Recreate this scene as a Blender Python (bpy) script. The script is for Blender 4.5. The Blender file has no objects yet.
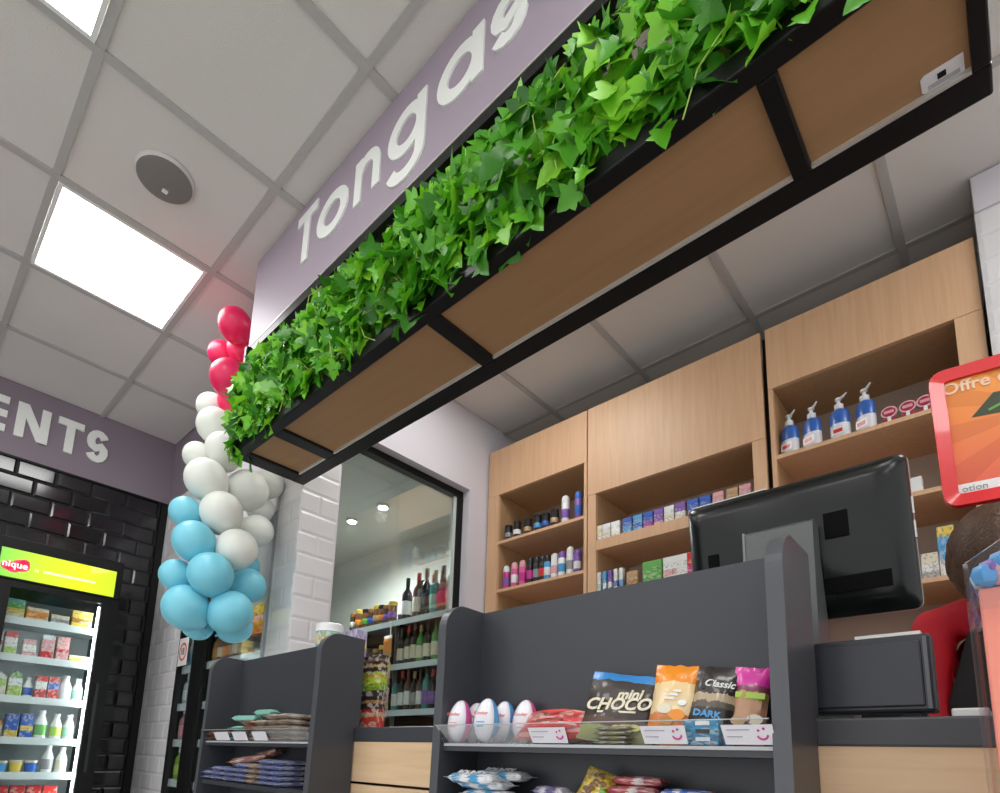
import bpy, bmesh, math, random
from mathutils import Vector, Matrix, Euler
random.seed(7)
SC = bpy.context.scene
COL = SC.collection

# ------------------------------------------------------------------ camera
ZC = 0.9                       # camera height
H = 3.0775                     # ceiling height
FPX, CX, CY = 577.33, 478.24, 658.76
YAW, PITCH, ROLL = (math.radians(a) for a in (43.6148, 9.8533, 2.0370))
FWD = Vector((-math.sin(YAW)*math.cos(PITCH), math.cos(YAW)*math.cos(PITCH), math.sin(PITCH)))
_r = Vector((math.cos(YAW), math.sin(YAW), 0)); _u = _r.cross(FWD)
RGT = math.cos(ROLL)*_r + math.sin(ROLL)*_u
UPV = -math.sin(ROLL)*_r + math.cos(ROLL)*_u
cam_d = bpy.data.cameras.new('camera'); cam = bpy.data.objects.new('camera', cam_d); COL.objects.link(cam)
cam_d.sensor_width = 36; cam_d.sensor_fit = 'HORIZONTAL'; cam_d.lens = FPX/1000*36
cam_d.shift_x = (500-CX)/1000; cam_d.shift_y = (CY-396.5)/1000; cam_d.clip_start = 0.02
M = Matrix((RGT, UPV, -FWD)).transposed().to_4x4(); M.translation = Vector((0, 0, ZC)); cam.matrix_world = M
SC.camera = cam
SC.view_settings.view_transform = 'Standard'; SC.view_settings.look = 'None'
SC.view_settings.gamma = 1; SC.view_settings.use_curve_mapping = False
SC.view_settings.exposure = 0.45
# ------------------------------------------------------------------ world (even pale ambient fill added all round the open-sided room)
wd = bpy.data.worlds.new('world'); SC.world = wd; wd.use_nodes = True
wd.node_tree.nodes['Background'].inputs[0].default_value = (0.95, 0.95, 0.97, 1)
wd.node_tree.nodes['Background'].inputs[1].default_value = 0.95
PANEL_EMIT = 9.0               # ceiling light panels

def P(x, y, X=None, Y=None, Z=None):      # point seen at a photo position at a known plane
    d = FWD + RGT*((x-CX)/FPX) + UPV*((CY-y)/FPX)
    if X is not None: t = X/d.x
    elif Y is not None: t = Y/d.y
    else: t = (Z-ZC)/d.z
    return d*t + Vector((0, 0, ZC))

# ------------------------------------------------------------------ materials
MATS = {}
def mat(name, col, rough=.5, metal=0, spec=.5, emit=0, alpha=None, noise=0, nscale=8, bump=0, bscale=60, coat=0, trans=0, rnd=0):
    if name in MATS: return MATS[name]
    m = bpy.data.materials.new(name); MATS[name] = m; m.use_nodes = True
    nt = m.node_tree; b = nt.nodes['Principled BSDF']; c = (*col, 1)
    b.inputs['Base Color'].default_value = c; b.inputs['Roughness'].default_value = rough
    b.inputs['Metallic'].default_value = metal; b.inputs['Specular IOR Level'].default_value = spec
    b.inputs['Coat Weight'].default_value = coat
    if trans: b.inputs['Transmission Weight'].default_value = trans
    if emit:
        b.inputs['Emission Color'].default_value = c; b.inputs['Emission Strength'].default_value = emit
    if noise or rnd:
        tc = nt.nodes.new('ShaderNodeTexCoord'); n = nt.nodes.new('ShaderNodeTexNoise'); n.inputs['Scale'].default_value = nscale
        n.inputs['Detail'].default_value = 4
        nt.links.new(tc.outputs['Object'], n.inputs['Vector'])
        hs = nt.nodes.new('ShaderNodeHueSaturation'); hs.inputs['Color'].default_value = c
        mr = nt.nodes.new('ShaderNodeMapRange'); mr.inputs[3].default_value = 1-noise; mr.inputs[4].default_value = 1+noise
        nt.links.new(n.outputs['Fac'], mr.inputs[0])
        val = mr.outputs[0]
        if rnd:
            oi = nt.nodes.new('ShaderNodeObjectInfo'); m2 = nt.nodes.new('ShaderNodeMapRange')
            m2.inputs[3].default_value = 1-rnd; m2.inputs[4].default_value = 1+rnd
            nt.links.new(oi.outputs['Random'], m2.inputs[0])
            mm = nt.nodes.new('ShaderNodeMath'); mm.operation = 'MULTIPLY'
            nt.links.new(val, mm.inputs[0]); nt.links.new(m2.outputs[0], mm.inputs[1]); val = mm.outputs[0]
        nt.links.new(val, hs.inputs['Value']); nt.links.new(hs.outputs[0], b.inputs['Base Color'])
    if bump:
        n2 = nt.nodes.new('ShaderNodeTexNoise'); n2.inputs['Scale'].default_value = bscale
        tc2 = nt.nodes.new('ShaderNodeTexCoord'); nt.links.new(tc2.outputs['Object'], n2.inputs['Vector'])
        bp = nt.nodes.new('ShaderNodeBump'); bp.inputs['Strength'].default_value = bump; bp.inputs['Distance'].default_value = .01
        nt.links.new(n2.outputs['Fac'], bp.inputs['Height']); nt.links.new(bp.outputs[0], b.inputs['Normal'])
    return m
def wood(name, c1, c2, axis='Z', scale=1, rough=.45):
    if name in MATS: return MATS[name]
    m = mat(name, c1, rough); nt = m.node_tree; b = nt.nodes['Principled BSDF']
    tc = nt.nodes.new('ShaderNodeTexCoord'); mp = nt.nodes.new('ShaderNodeMapping')
    s = [22*scale]*3; s['XYZ'.index(axis)] = 1.1*scale; mp.inputs['Scale'].default_value = s
    n = nt.nodes.new('ShaderNodeTexNoise'); n.inputs['Scale'].default_value = 3; n.inputs['Detail'].default_value = 6; n.inputs['Distortion'].default_value = .6
    cr = nt.nodes.new('ShaderNodeValToRGB'); cr.color_ramp.elements[0].color = (*c1, 1); cr.color_ramp.elements[1].color = (*c2, 1)
    cr.color_ramp.elements[0].position = .3; cr.color_ramp.elements[1].position = .7
    nt.links.new(tc.outputs['Object'], mp.inputs[0]); nt.links.new(mp.outputs[0], n.inputs['Vector'])
    nt.links.new(n.outputs['Fac'], cr.inputs[0]); nt.links.new(cr.outputs[0], b.inputs['Base Color'])
    return m
def bands(name, stops, axis='Z', rough=.35, blotch=.0, bscale=40, coat=.3, const=True):
    """print that changes along one axis of the packet (0..1 of its own height), with printed blotches"""
    if name in MATS: return MATS[name]
    m = mat(name, stops[0][1], rough, coat=coat); nt = m.node_tree; b = nt.nodes['Principled BSDF']
    tc = nt.nodes.new('ShaderNodeTexCoord'); sx = nt.nodes.new('ShaderNodeSeparateXYZ')
    nt.links.new(tc.outputs['Generated'], sx.inputs[0])
    fac = sx.outputs['XYZ'.index(axis)]
    if blotch:
        n = nt.nodes.new('ShaderNodeTexNoise'); n.inputs['Scale'].default_value = bscale*.22; n.inputs['Detail'].default_value = 4; n.inputs['Roughness'].default_value = .7
        nt.links.new(tc.outputs['Generated'], n.inputs['Vector'])
        s1 = nt.nodes.new('ShaderNodeMath'); s1.operation = 'MULTIPLY_ADD'; s1.inputs[1].default_value = blotch*2; s1.inputs[2].default_value = -blotch
        nt.links.new(n.outputs['Fac'], s1.inputs[0])
        a = nt.nodes.new('ShaderNodeMath'); a.operation = 'ADD'; nt.links.new(s1.outputs[0], a.inputs[0]); nt.links.new(fac, a.inputs[1]); fac = a.outputs[0]
    cr = nt.nodes.new('ShaderNodeValToRGB'); cr.color_ramp.interpolation = 'CONSTANT' if const else 'LINEAR'
    el = cr.color_ramp.elements
    el[0].position = stops[0][0]; el[0].color = (*stops[0][1], 1)
    el[1].position = stops[1][0]; el[1].color = (*stops[1][1], 1)
    for p_, c_ in stops[2:]:
        e = el.new(p_); e.color = (*c_, 1)
    nt.links.new(fac, cr.inputs[0]); colr = cr.outputs[0]
    if blotch >= .055:                       # small printed shapes: pale and dark patches
        for sc_, thr, op, c_, amt in ((7, .70, 'GREATER_THAN', (.75, .70, .60, 1), .42), (11, .22, 'LESS_THAN', (.06, .03, .03, 1), .42)):
            vo = nt.nodes.new('ShaderNodeTexVoronoi'); vo.inputs['Scale'].default_value = sc_
            mp = nt.nodes.new('ShaderNodeMapping'); mp.inputs['Scale'].default_value = (.8, .8, 1.5); mp.inputs['Location'].default_value = (sc_, len(name)*.37, 0)
            nt.links.new(tc.outputs['Generated'], mp.inputs[0]); nt.links.new(mp.outputs[0], vo.inputs['Vector'])
            se = nt.nodes.new('ShaderNodeSeparateColor'); nt.links.new(vo.outputs['Color'], se.inputs[0])
            th = nt.nodes.new('ShaderNodeMath'); th.operation = op; th.inputs[1].default_value = thr; nt.links.new(se.outputs[0], th.inputs[0])
            am = nt.nodes.new('ShaderNodeMath'); am.operation = 'MULTIPLY'; am.inputs[1].default_value = amt; nt.links.new(th.outputs[0], am.inputs[0])
            mi = nt.nodes.new('ShaderNodeMix'); mi.data_type = 'RGBA'; mi.inputs[7].default_value = c_
            nt.links.new(am.outputs[0], mi.inputs[0]); nt.links.new(colr, mi.inputs[6]); colr = mi.outputs[2]
    nt.links.new(colr, b.inputs['Base Color'])
    return m
def glass(name, tint=(.9, .97, .95), refl=.10, rough=.02):
    if name in MATS: return MATS[name]
    m = bpy.data.materials.new(name); MATS[name] = m; m.use_nodes = True; nt = m.node_tree
    nt.nodes.remove(nt.nodes['Principled BSDF']); out = nt.nodes['Material Output']
    t = nt.nodes.new('ShaderNodeBsdfTransparent'); t.inputs[0].default_value = (*tint, 1)
    g = nt.nodes.new('ShaderNodeBsdfGlossy'); g.inputs['Roughness'].default_value = rough; g.inputs[0].default_value = (1, 1, 1, 1)
    fr = nt.nodes.new('ShaderNodeFresnel'); fr.inputs[0].default_value = 1.45
    ad = nt.nodes.new('ShaderNodeMath'); ad.operation = 'MULTIPLY_ADD'; ad.inputs[1].default_value = refl; ad.inputs[2].default_value = 0; ad.use_clamp = True
    mx = nt.nodes.new('ShaderNodeMixShader')
    nt.links.new(fr.outputs[0], ad.inputs[0]); nt.links.new(ad.outputs[0], mx.inputs[0])
    nt.links.new(t.outputs[0], mx.inputs[1]); nt.links.new(g.outputs[0], mx.inputs[2]); nt.links.new(mx.outputs[0], out.inputs[0])
    return m

# ------------------------------------------------------------------ mesh helpers
class MB:
    def __init__(s): s.v = []; s.f = []
    def add(s, vs, fs):
        o = len(s.v); s.v += [Vector(v) for v in vs]; s.f += [tuple(i+o for i in f) for f in fs]; return s
    def box(s, x0, x1, y0, y1, z0, z1):
        return s.add([(x, y, z) for x in (x0, x1) for y in (y0, y1) for z in (z0, z1)],
              [(0, 1, 3, 2), (4, 6, 7, 5), (0, 4, 5, 1), (2, 3, 7, 6), (0, 2, 6, 4), (1, 5, 7, 3)])
    def bbox(s, x0, x1, y0, y1, z0, z1, b):
        """box with bevelled edges"""
        xs, ys, zs = (x0, x1), (y0, y1), (z0, z1)
        bm = bmesh.new(); vs = [bm.verts.new((x, y, z)) for x in xs for y in ys for z in zs]
        for f in [(0, 1, 3, 2), (4, 6, 7, 5), (0, 4, 5, 1), (2, 3, 7, 6), (0, 2, 6, 4), (1, 5, 7, 3)]: bm.faces.new([vs[i] for i in f])
        bmesh.ops.bevel(bm, geom=bm.edges[:], offset=b, segments=2, affect='EDGES', profile=.5)
        bm.verts.index_update()
        s.add([v.co.copy() for v in bm.verts], [tuple(v.index for v in f.verts) for f in bm.faces]); bm.free(); return s
    def lathe(s, prof, n=16, c=(0, 0, 0), sx=1, sy=1):
        vs = []; fs = []; k = len(prof)
        for i in range(n):
            a = 2*math.pi*i/n
            for r, z in prof: vs.append((c[0]+r*math.cos(a)*sx, c[1]+r*math.sin(a)*sy, c[2]+z))
        for i in range(n):
            j = (i+1) % n
            for q in range(k-1): fs.append((i*k+q, j*k+q, j*k+q+1, i*k+q+1))
        if prof[0][0] > 1e-6: fs.append(tuple(i*k for i in reversed(range(n))))
        if prof[-1][0] > 1e-6: fs.append(tuple(i*k+k-1 for i in range(n)))
        return s.add(vs, fs)
    def tube(s, pts, r, n=6):
        pts = [Vector(p) for p in pts]; vs = []; fs = []
        for i, p in enumerate(pts):
            d = (pts[min(i+1, len(pts)-1)]-pts[max(i-1, 0)]).normalized()
            a = d.orthogonal().normalized(); b = d.cross(a)
            rr = r[i] if isinstance(r, (list, tuple)) else r
            for j in range(n):
                t = 2*math.pi*j/n; vs.append(p+(a*math.cos(t)+b*math.sin(t))*rr)
        for i in range(len(pts)-1):
            for j in range(n): k = (j+1) % n; fs.append((i*n+j, i*n+k, (i+1)*n+k, (i+1)*n+j))
        fs.append(tuple(reversed(range(n)))); fs.append(tuple((len(pts)-1)*n+j for j in range(n)))
        return s.add(vs, fs)
    def prism(s, poly, fn, a, b):
        """poly: 2-D outline, fn(u,v,w)->point, extruded w from a to b"""
        n = len(poly); vs = [fn(u, v, a) for u, v in poly]+[fn(u, v, b) for u, v in poly]
        fs = [tuple(range(n)), tuple(reversed(range(n, 2*n)))]+[(i, i+n, (i+1) % n+n, (i+1) % n) for i in range(n)]
        return s.add(vs, fs)
    def strip(s, pts, w, fn, a, b, closed=False):
        """2-D stroke of width w along pts, extruded"""
        n = len(pts); L = []; R = []
        for i, p in enumerate(pts):
            q0 = pts[(i-1) % n] if (closed or i > 0) else p; q1 = pts[(i+1) % n] if (closed or i < n-1) else p
            d = Vector((q1[0]-q0[0], q1[1]-q0[1])).normalized(); nn = Vector((-d.y, d.x))*(w/2)
            L.append((p[0]+nn.x, p[1]+nn.y)); R.append((p[0]-nn.x, p[1]-nn.y))
        vs = []
        for i in range(n): vs += [fn(*L[i], a), fn(*R[i], a), fn(*L[i], b), fn(*R[i], b)]
        fs = []
        for i in range(n if closed else n-1):
            j = (i+1) % n; A = 4*i; B = 4*j
            fs += [(A, A+1, B+1, B), (A+2, B+2, B+3, A+3), (A, B, B+2, A+2), (A+1, A+3, B+3, B+1)]
        if not closed: fs += [(0, 2, 3, 1), (4*n-4, 4*n-3, 4*n-1, 4*n-2)]
        return s.add(vs, fs)
    def mesh(s, name, off=Vector((0, 0, 0)), fix=True):
        me = bpy.data.meshes.new(name); me.from_pydata([tuple(v-off) for v in s.v], [], s.f)
        if fix:
            bm = bmesh.new(); bm.from_mesh(me); bmesh.ops.recalc_face_normals(bm, faces=bm.faces); bm.to_mesh(bm and me); bm.free()
        me.update(); return me
    def build(s, name, m, parent=None, smooth=False, local=False, fix=True):
        """link as one mesh object; coordinates are world ones unless local"""
        if parent is None:
            if local: off = Vector((0, 0, 0))
            else:
                xs = [v.x for v in s.v]; ys = [v.y for v in s.v]; zs = [v.z for v in s.v]
                off = Vector(((min(xs)+max(xs))/2, (min(ys)+max(ys))/2, min(zs)))
        else: off = Vector((0, 0, 0)) if local else world_loc(parent)
        me = s.mesh(name, off, fix); me.materials.append(m)
        if smooth: shade(me)
        o = bpy.data.objects.new(name, me); COL.objects.link(o)
        if parent is None and not local: o.location = off
        o.parent = parent
        return o
def shade(me, ang=40):
    for p in me.polygons: p.use_smooth = True
    try: me.set_sharp_from_angle(angle=math.radians(ang))
    except Exception: pass
def world_loc(o):
    v = Vector((0, 0, 0))
    while o: v = v+o.location; o = o.parent
    return v
def tag(o, label=None, cat=None, group=None, kind=None):
    if label: o['label'] = label
    if cat: o['category'] = cat
    if group: o['group'] = group
    if kind: o['kind'] = kind
    return o
def thing(name, loc, label, cat, group=None, rz=0):
    o = bpy.data.objects.new(name, None); o.empty_display_size = .05; COL.objects.link(o)
    o.location = loc; o.rotation_euler = (0, 0, rz); return tag(o, label, cat, group)
def struct(o): o['kind'] = 'structure'; return o
CHILD = {}
def copy_tree(o, loc=None, rz=None, parent=None):
    c = o.copy(); COL.objects.link(c); c.parent = parent
    if loc is not None: c.location = loc
    if rz is not None: c.rotation_euler = (0, 0, rz)
    for ch in CHILDREN(o): copy_tree(ch, parent=c)
    return c
def CHILDREN(o): return [x for x in bpy.data.objects if x.parent == o]
def text_obj(s, size, m, name='lettering', ext=.0006, parent=None, loc=(0, 0, 0), rot=(math.pi/2, 0, 0), bold=0, ax='LEFT', shear=0):
    cu = bpy.data.curves.new('t', 'FONT'); cu.body = s; cu.size = size; cu.extrude = ext; cu.offset = bold; cu.align_x = ax; cu.align_y = 'CENTER'
    cu.resolution_u = 3; cu.shear = shear
    t = bpy.data.objects.new('t', cu); COL.objects.link(t)
    dg = bpy.context.evaluated_depsgraph_get(); me = bpy.data.meshes.new_from_object(t.evaluated_get(dg))
    bpy.data.objects.remove(t); bpy.data.curves.remove(cu)
    me.name = name; me.materials.clear(); me.materials.append(m)
    o = bpy.data.objects.new(name, me); COL.objects.link(o); o.parent = parent; o.location = loc; o.rotation_euler = rot
    return o
def circ(cx, cy, rx, ry, n=28, a0=0, a1=2*math.pi, end=False):
    k = n if not end else n-1
    return [(cx+rx*math.cos(a0+(a1-a0)*i/k), cy+ry*math.sin(a0+(a1-a0)*i/k)) for i in range(n)]

# key planes
WX = -4.335        # west wall
NY = 1.27          # north wall of the shop floor
XW = -2.40         # wall with the glazed window
CABY = 2.546       # cabinet fronts
SY = 0.915         # sign fascia front
UF = 0.72          # front edge of the snack display units
UB = 0.83          # counter front
CT = 0.966         # worktop height

# ------------------------------------------------------------------ common materials
m_ceil = mat('ceiling_tile_mineral', (.68, .645, .615), .9, noise=.03, nscale=3, bump=.15, bscale=220)
m_tbar = mat('ceiling_grid_metal', (.45, .43, .415), .5)
m_floor = mat('floor_vinyl', (.62, .61, .60), .4, noise=.06, nscale=2)
m_plast = mat('plaster_lilac_white', (.66, .63, .68), .7, noise=.02, nscale=2)
m_room = mat('plaster_grey_green', (.56, .58, .55), .8, noise=.03, nscale=1.5)
m_mauve = mat('mauve_paint', (.235, .19, .228), .55, noise=.02, nscale=2)
m_mauve2 = mat('mauve_fascia', (.345, .285, .345), .5, noise=.02, nscale=2)
m_white = mat('white_letter', (.82, .84, .80), .4)
m_btile = mat('black_metro_tile', (.012, .012, .014), .12, spec=.6, rnd=.3)
m_grout = mat('black_grout', (.010, .010, .011), .8)
m_wtile = mat('white_metro_tile', (.72, .71, .72), .25, rnd=.03)
m_wgrout = mat('pale_grout', (.62, .61, .62), .8)
m_black = mat('black_metal', (.006, .006, .006), .4, spec=.25, noise=.1)
m_blackpl = mat('black_plastic', (.014, .015, .015), .35)
m_char = mat('charcoal_laminate', (.042, .045, .053), .38, noise=.04, nscale=12)
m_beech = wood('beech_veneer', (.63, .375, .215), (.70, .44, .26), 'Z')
m_beech_shade = wood('beech_shaded', (.42, .255, .13), (.48, .30, .155), 'Z')  # beech darkened so its colour carries the shade inside the cabinets
m_beech_x = wood('beech_counter', (.62, .43, .25), (.72, .52, .32), 'X')
m_panel = wood('planter_board', (.35, .192, .083), (.39, .215, .097), 'X', .5, .6)
m_alu = mat('brushed_aluminium', (.75, .74, .70), .35, metal=.6)
m_shelf = mat('white_shelf', (.72, .78, .78), .4)
m_glass = glass('clear_glass', (.93, .97, .95), .45)
m_acryl = glass('clear_acrylic', (.95, .96, .97), .45, .05)
m_gfr = glass('fridge_glass', (.95, .98, .98), .5)
m_emit = mat('light_diffuser', (1, 1, .98), .5, emit=PANEL_EMIT)

# ------------------------------------------------------------------ the setting
fl = struct(MB().box(-4.9, 3.2, -3.2, 3.2, -.05, 0).build('floor', m_floor))
# ceiling with grid bars and tiles
ce = struct(MB().box(-4.7, 3.2, -3.2, 3.2, H+.03, H+.08).build('ceiling', m_ceil))
x_lines = [-1.9497+.6*k for k in range(-4, 9)]
y_front = [.1976+.6*k for k in range(-5, 2)]
y_back = [2.697-.6*k for k in range(3, -1, -1)]
LIGHTS = [(-3.1497, .1976), (-1.9497, -.4024), (-.1497, .1976), (-3.1497, -1.6024), (-.7497, -1.6024), (1.0503, -.4024), (-1.9497, -2.2024), (1.0503, -1.6024)]  # first two are in view; the rest are added unseen to light the shop
LIGHTS_B = [(-1.9947, 1.497), (.4053, 1.497)]
def tiles(xs, ys, lights, x0, x1, y0, y1, holes=()):
    xs = [x0]+[x for x in xs if x0+.01 < x < x1-.01]+[x1]; ys = [y0]+[y for y in ys if y0+.01 < y < y1-.01]+[y1]
    cache = {}
    for x in xs[1:-1]:
        MB().box(x-.015, x+.015, y0, y1, H-.002, H+.012).build('grid_bar', m_tbar, ce)
    for y in ys[1:-1]:
        MB().box(x0, x1, y-.013, y+.013, H-.001, H+.012).build('grid_bar', m_tbar, ce)
    for a, b in zip(xs, xs[1:]):
        for c, d in zip(ys, ys[1:]):
            if any(abs(a-lx) < .02 and abs(c-ly) < .02 for lx, ly in lights): continue
            if any(h[0] < (a+b)/2 < h[1] and h[2] < (c+d)/2 < h[3] for h in holes): continue
            key = (round(b-a, 3), round(d-c, 3))
            if key not in cache:
                cache[key] = MB().box(-(b-a)/2+.006, (b-a)/2-.006, -(d-c)/2+.006, (d-c)/2-.006, 0, .018).mesh('ceiling_tile'); cache[key].materials.append(m_ceil)
            o = bpy.data.objects.new('ceiling_tile', cache[key]); COL.objects.link(o); o.parent = ce
            o.location = Vector(((a+b)/2, (c+d)/2, H+.008))-ce.location
tiles(x_lines, y_front, LIGHTS, WX, 3.15, -3.15, NY)
tiles([-1.9947+.6*k for k in range(0, 9)], y_back, LIGHTS_B, XW, 3.15, NY, 3.15)
def ceiling_light(x, y, label):
    t = thing('ceiling_light', (x+.3, y+.3, H-.004), label, 'ceiling light', 'recessed ceiling light panels')
    f = MB()
    for a in ((-.285, .285, -.285, -.27), (-.285, .285, .27, .285), (-.285, -.27, -.27, .27), (.27, .285, -.27, .27)): f.box(*a, 0, .02)
    f.build('frame', mat('light_frame', (.8, .8, .78), .4), t, local=True)
    MB().box(-.27, .27, -.27, .27, .004, .016).build('diffuser', m_emit, t, local=True)
lab = {0: 'glowing square light panel between the round speaker and the balloon column', 1: 'glowing square light panel next to the tile with no speaker, over the shop floor'}
for i, (x, y) in enumerate(LIGHTS): ceiling_light(x, y, lab.get(i, 'square light panel added out of view to light the shop floor'))
for x, y in LIGHTS_B: ceiling_light(x, y, 'square light panel set in the ceiling behind the planter')

def metro(parent, plane, pos, u0, u1, z0, z1, m, w=.2, h=.104, gap=.006, face=1, uoff=0, depth=.006, bev=.010):
    """bevelled wall tiles in brick bond. plane 'X': wall at x=pos, u is y; plane 'Y': wall at y=pos, u is x"""
    cache = {}; r = 0; z = z1
    base = world_loc(parent)
    while z > z0+.01:
        zb = max(z-h, z0); u = u0-w+((uoff+(w/2 if r % 2 else 0)-u0) % w)
        while u < u1-.004:
            a = max(u, u0); b = min(u+w, u1)
            if b-a > .02 and z-zb > .03:
                key = (round(b-a, 3), round(z-zb, 3))
                if key not in cache:
                    W = b-a-gap; Hh = z-zb-gap; be = min(bev, W*.3, Hh*.3); vs = []
                    for (uu, vv, dd) in [(0, 0, 0), (W, 0, 0), (W, Hh, 0), (0, Hh, 0), (be, be, depth), (W-be, be, depth), (W-be, Hh-be, depth), (be, Hh-be, depth)]:
                        vs.append((dd*face, uu, vv) if plane == 'X' else (uu, dd*face, vv))
                    cache[key] = MB().add(vs, [(4, 5, 6, 7), (0, 1, 5, 4), (1, 2, 6, 5), (2, 3, 7, 6), (3, 0, 4, 7), (0, 3, 2, 1)]).mesh('wall_tile'); cache[key].materials.append(m)
                o = bpy.data.objects.new('wall_tile', cache[key]); COL.objects.link(o); o.parent = parent
                p = Vector((pos, a+gap/2, zb+gap/2)) if plane == 'X' else Vector((a+gap/2, pos, zb+gap/2))
                o.location = p-base
            u += w
        z -= h; r += 1
# west wall: mauve band over black metro tiles
BB = 2.615
ww = struct(MB().box(WX-.12, WX-.012, -3.2, NY+.1, 0, BB).build('wall_west', m_grout))
metro(ww, 'X', WX-.012, -.1, NY-.045, .45, BB, m_btile, uoff=.811)
bk = struct(MB().box(WX-.12, WX, -3.2, NY+.1, BB, H+.02).build('wall_west_band', m_mauve))
MB().box(WX-.001, WX+.004, -3.2, NY, BB-.006, BB+.006).build('edge_strip', m_black, bk)
struct(MB().box(WX-.02, WX+.012, NY-.045, NY, 0, BB).build('trim_1', m_black))
# north wall of the shop floor
nw = struct(MB().box(WX, -3.74, NY, NY+.1, 0, BB).build('wall_north', m_wgrout))
metro(nw, 'Y', NY, WX+.01, -3.745, .45, BB, m_wtile, face=-1, uoff=.05, depth=.003)
nb = struct(MB().box(WX, XW, NY, NY+.1, BB, H+.02).build('wall_north_band', m_mauve))
na = struct(MB().box(-3.74, -2.63, NY+.002, NY+.1, 2.1, BB).build('wall_north_over_coolers', m_plast))
pn = struct(MB().box(-2.63, XW-.008, NY, NY+.1, 0, BB).build('wall_north_pier', m_wgrout))
metro(pn, 'Y', NY, -2.628, XW-.01, .6, BB, m_wtile, face=-1, uoff=.0, depth=.0025)
# window wall (faces east)
wa = struct(MB().box(XW-.12, XW-.008, NY+.1, 1.475, 0, H+.02).build('wall_window', m_wgrout))
metro(wa, 'X', XW-.008, NY-.006, 1.473, .6, 2.66, m_wtile, uoff=1.47, depth=.0025)
wb = struct(MB().box(XW-.12, XW, NY+.002, 2.39, 2.56, H+.02).build('wall_window_lintel', m_plast))
wc = struct(MB().box(XW-.12, XW, 2.39, 3.0, 0, H+.02).build('wall_window_side', m_plast))
wd_ = struct(MB().box(XW-.12, XW, 1.475, 2.39, 0, .9).build('wall_window_sill', m_plast))
# back wall and right pier
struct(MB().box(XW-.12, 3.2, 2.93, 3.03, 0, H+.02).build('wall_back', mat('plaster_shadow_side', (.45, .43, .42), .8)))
rp = struct(MB().box(.035, 1.2, 2.515, 2.93, 0, H+.02).build('wall_right_pier', m_wgrout))
metro(rp, 'Y', 2.515, .037, .62, 1.9, 2.93, m_wtile, face=-1, uoff=.137, h=.1, depth=.0025)
MB().box(.037, .62, 2.505, 2.515, 2.93, H).build('plaster_band', m_plast, rp)
# back room behind the window
struct(MB().box(-4.9, XW-.12, 2.87, 2.97, 0, 2.7).build('wall_back_room', m_room))
struct(MB().box(-4.9, -4.8, NY+.1, 2.87, 0, 2.7).build('wall_back_room_west', m_room))
struct(MB().box(-4.9, XW-.12, NY+.1, 2.97, 2.66, 2.72).build('ceiling_back_room', m_room))
# window: black frame + pane
win = struct(MB().box(XW-.10, XW-.055, 1.50, 2.385, 2.515, 2.558).build('window_1', m_black))
MB().box(XW-.10, XW-.055, 2.345, 2.388, .90, 2.516).build('frame_upright', m_black, win)
MB().box(XW-.10, XW-.055, 1.478, 2.345, .90, .94).build('frame_sill', m_black, win)
MB().box(XW-.10, XW-.055, 1.476, 1.482, .94, 2.558).build('edge_seal', m_black, win)
MB().box(XW-.08, XW-.072, 1.482, 2.346, .94, 2.516).build('pane', m_glass, win)
MB().box(XW-.072, XW-.069, 2.320, 2.345, .94, 2.516).build('seal_strip', mat('pale_seal', (.6, .66, .62), .5), win)
# downlights of the back room
def downlight(loc, label):
    t = thing('downlight', loc, label, 'spotlight', 'spotlights of the back room')
    MB().lathe([(.0, .0), (.045, .0), (.045, .02), (.036, .02), (.03, .008), (0, .008)], 16).build('ring', m_alu, t, local=True)
    MB().lathe([(0, -.004), (.028, -.004), (.028, .0), (0, .0)], 16).build('lamp', mat('spot_glow', (1, .97, .92), .5, emit=60), t, local=True)
    ld = bpy.data.lights.new('spot_light', 'SPOT'); ld.energy = 42; ld.shadow_soft_size = .04; ld.spot_size = math.radians(165); ld.spot_blend = 1; lo_ = bpy.data.objects.new('spot_light', ld); COL.objects.link(lo_); lo_.parent = t; lo_.location = (0, 0, -.06)
for q in ((383, 508), (352, 522)):
    p = P(*q, Z=2.64); downlight((p.x, p.y, 2.64), 'small round spotlight shining on the back room ceiling')

# ------------------------------------------------------------------ ceiling speaker
t = thing('ceiling_speaker', (-2.239, .49, H-.012), 'round grey speaker grille set flush in the ceiling tile', 'speaker')
g = mat('grey_grille', (.22, .205, .195), .6, bump=.5, bscale=400)
MB().lathe([(0, 0), (.085, 0), (.098, .004), (.102, .019), (0, .019)], 32).build('grille', g, t, True, True)
MB().lathe([(.098, .004), (.106, .012), (.106, .019), (.100, .019)], 32).build('rim', mat('rim_white', (.6, .57, .55), .5), t, True, True)
MB().box(-.05, -.032, .005, .025, -.003, 0).build('badge', m_white, t, local=True)

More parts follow.
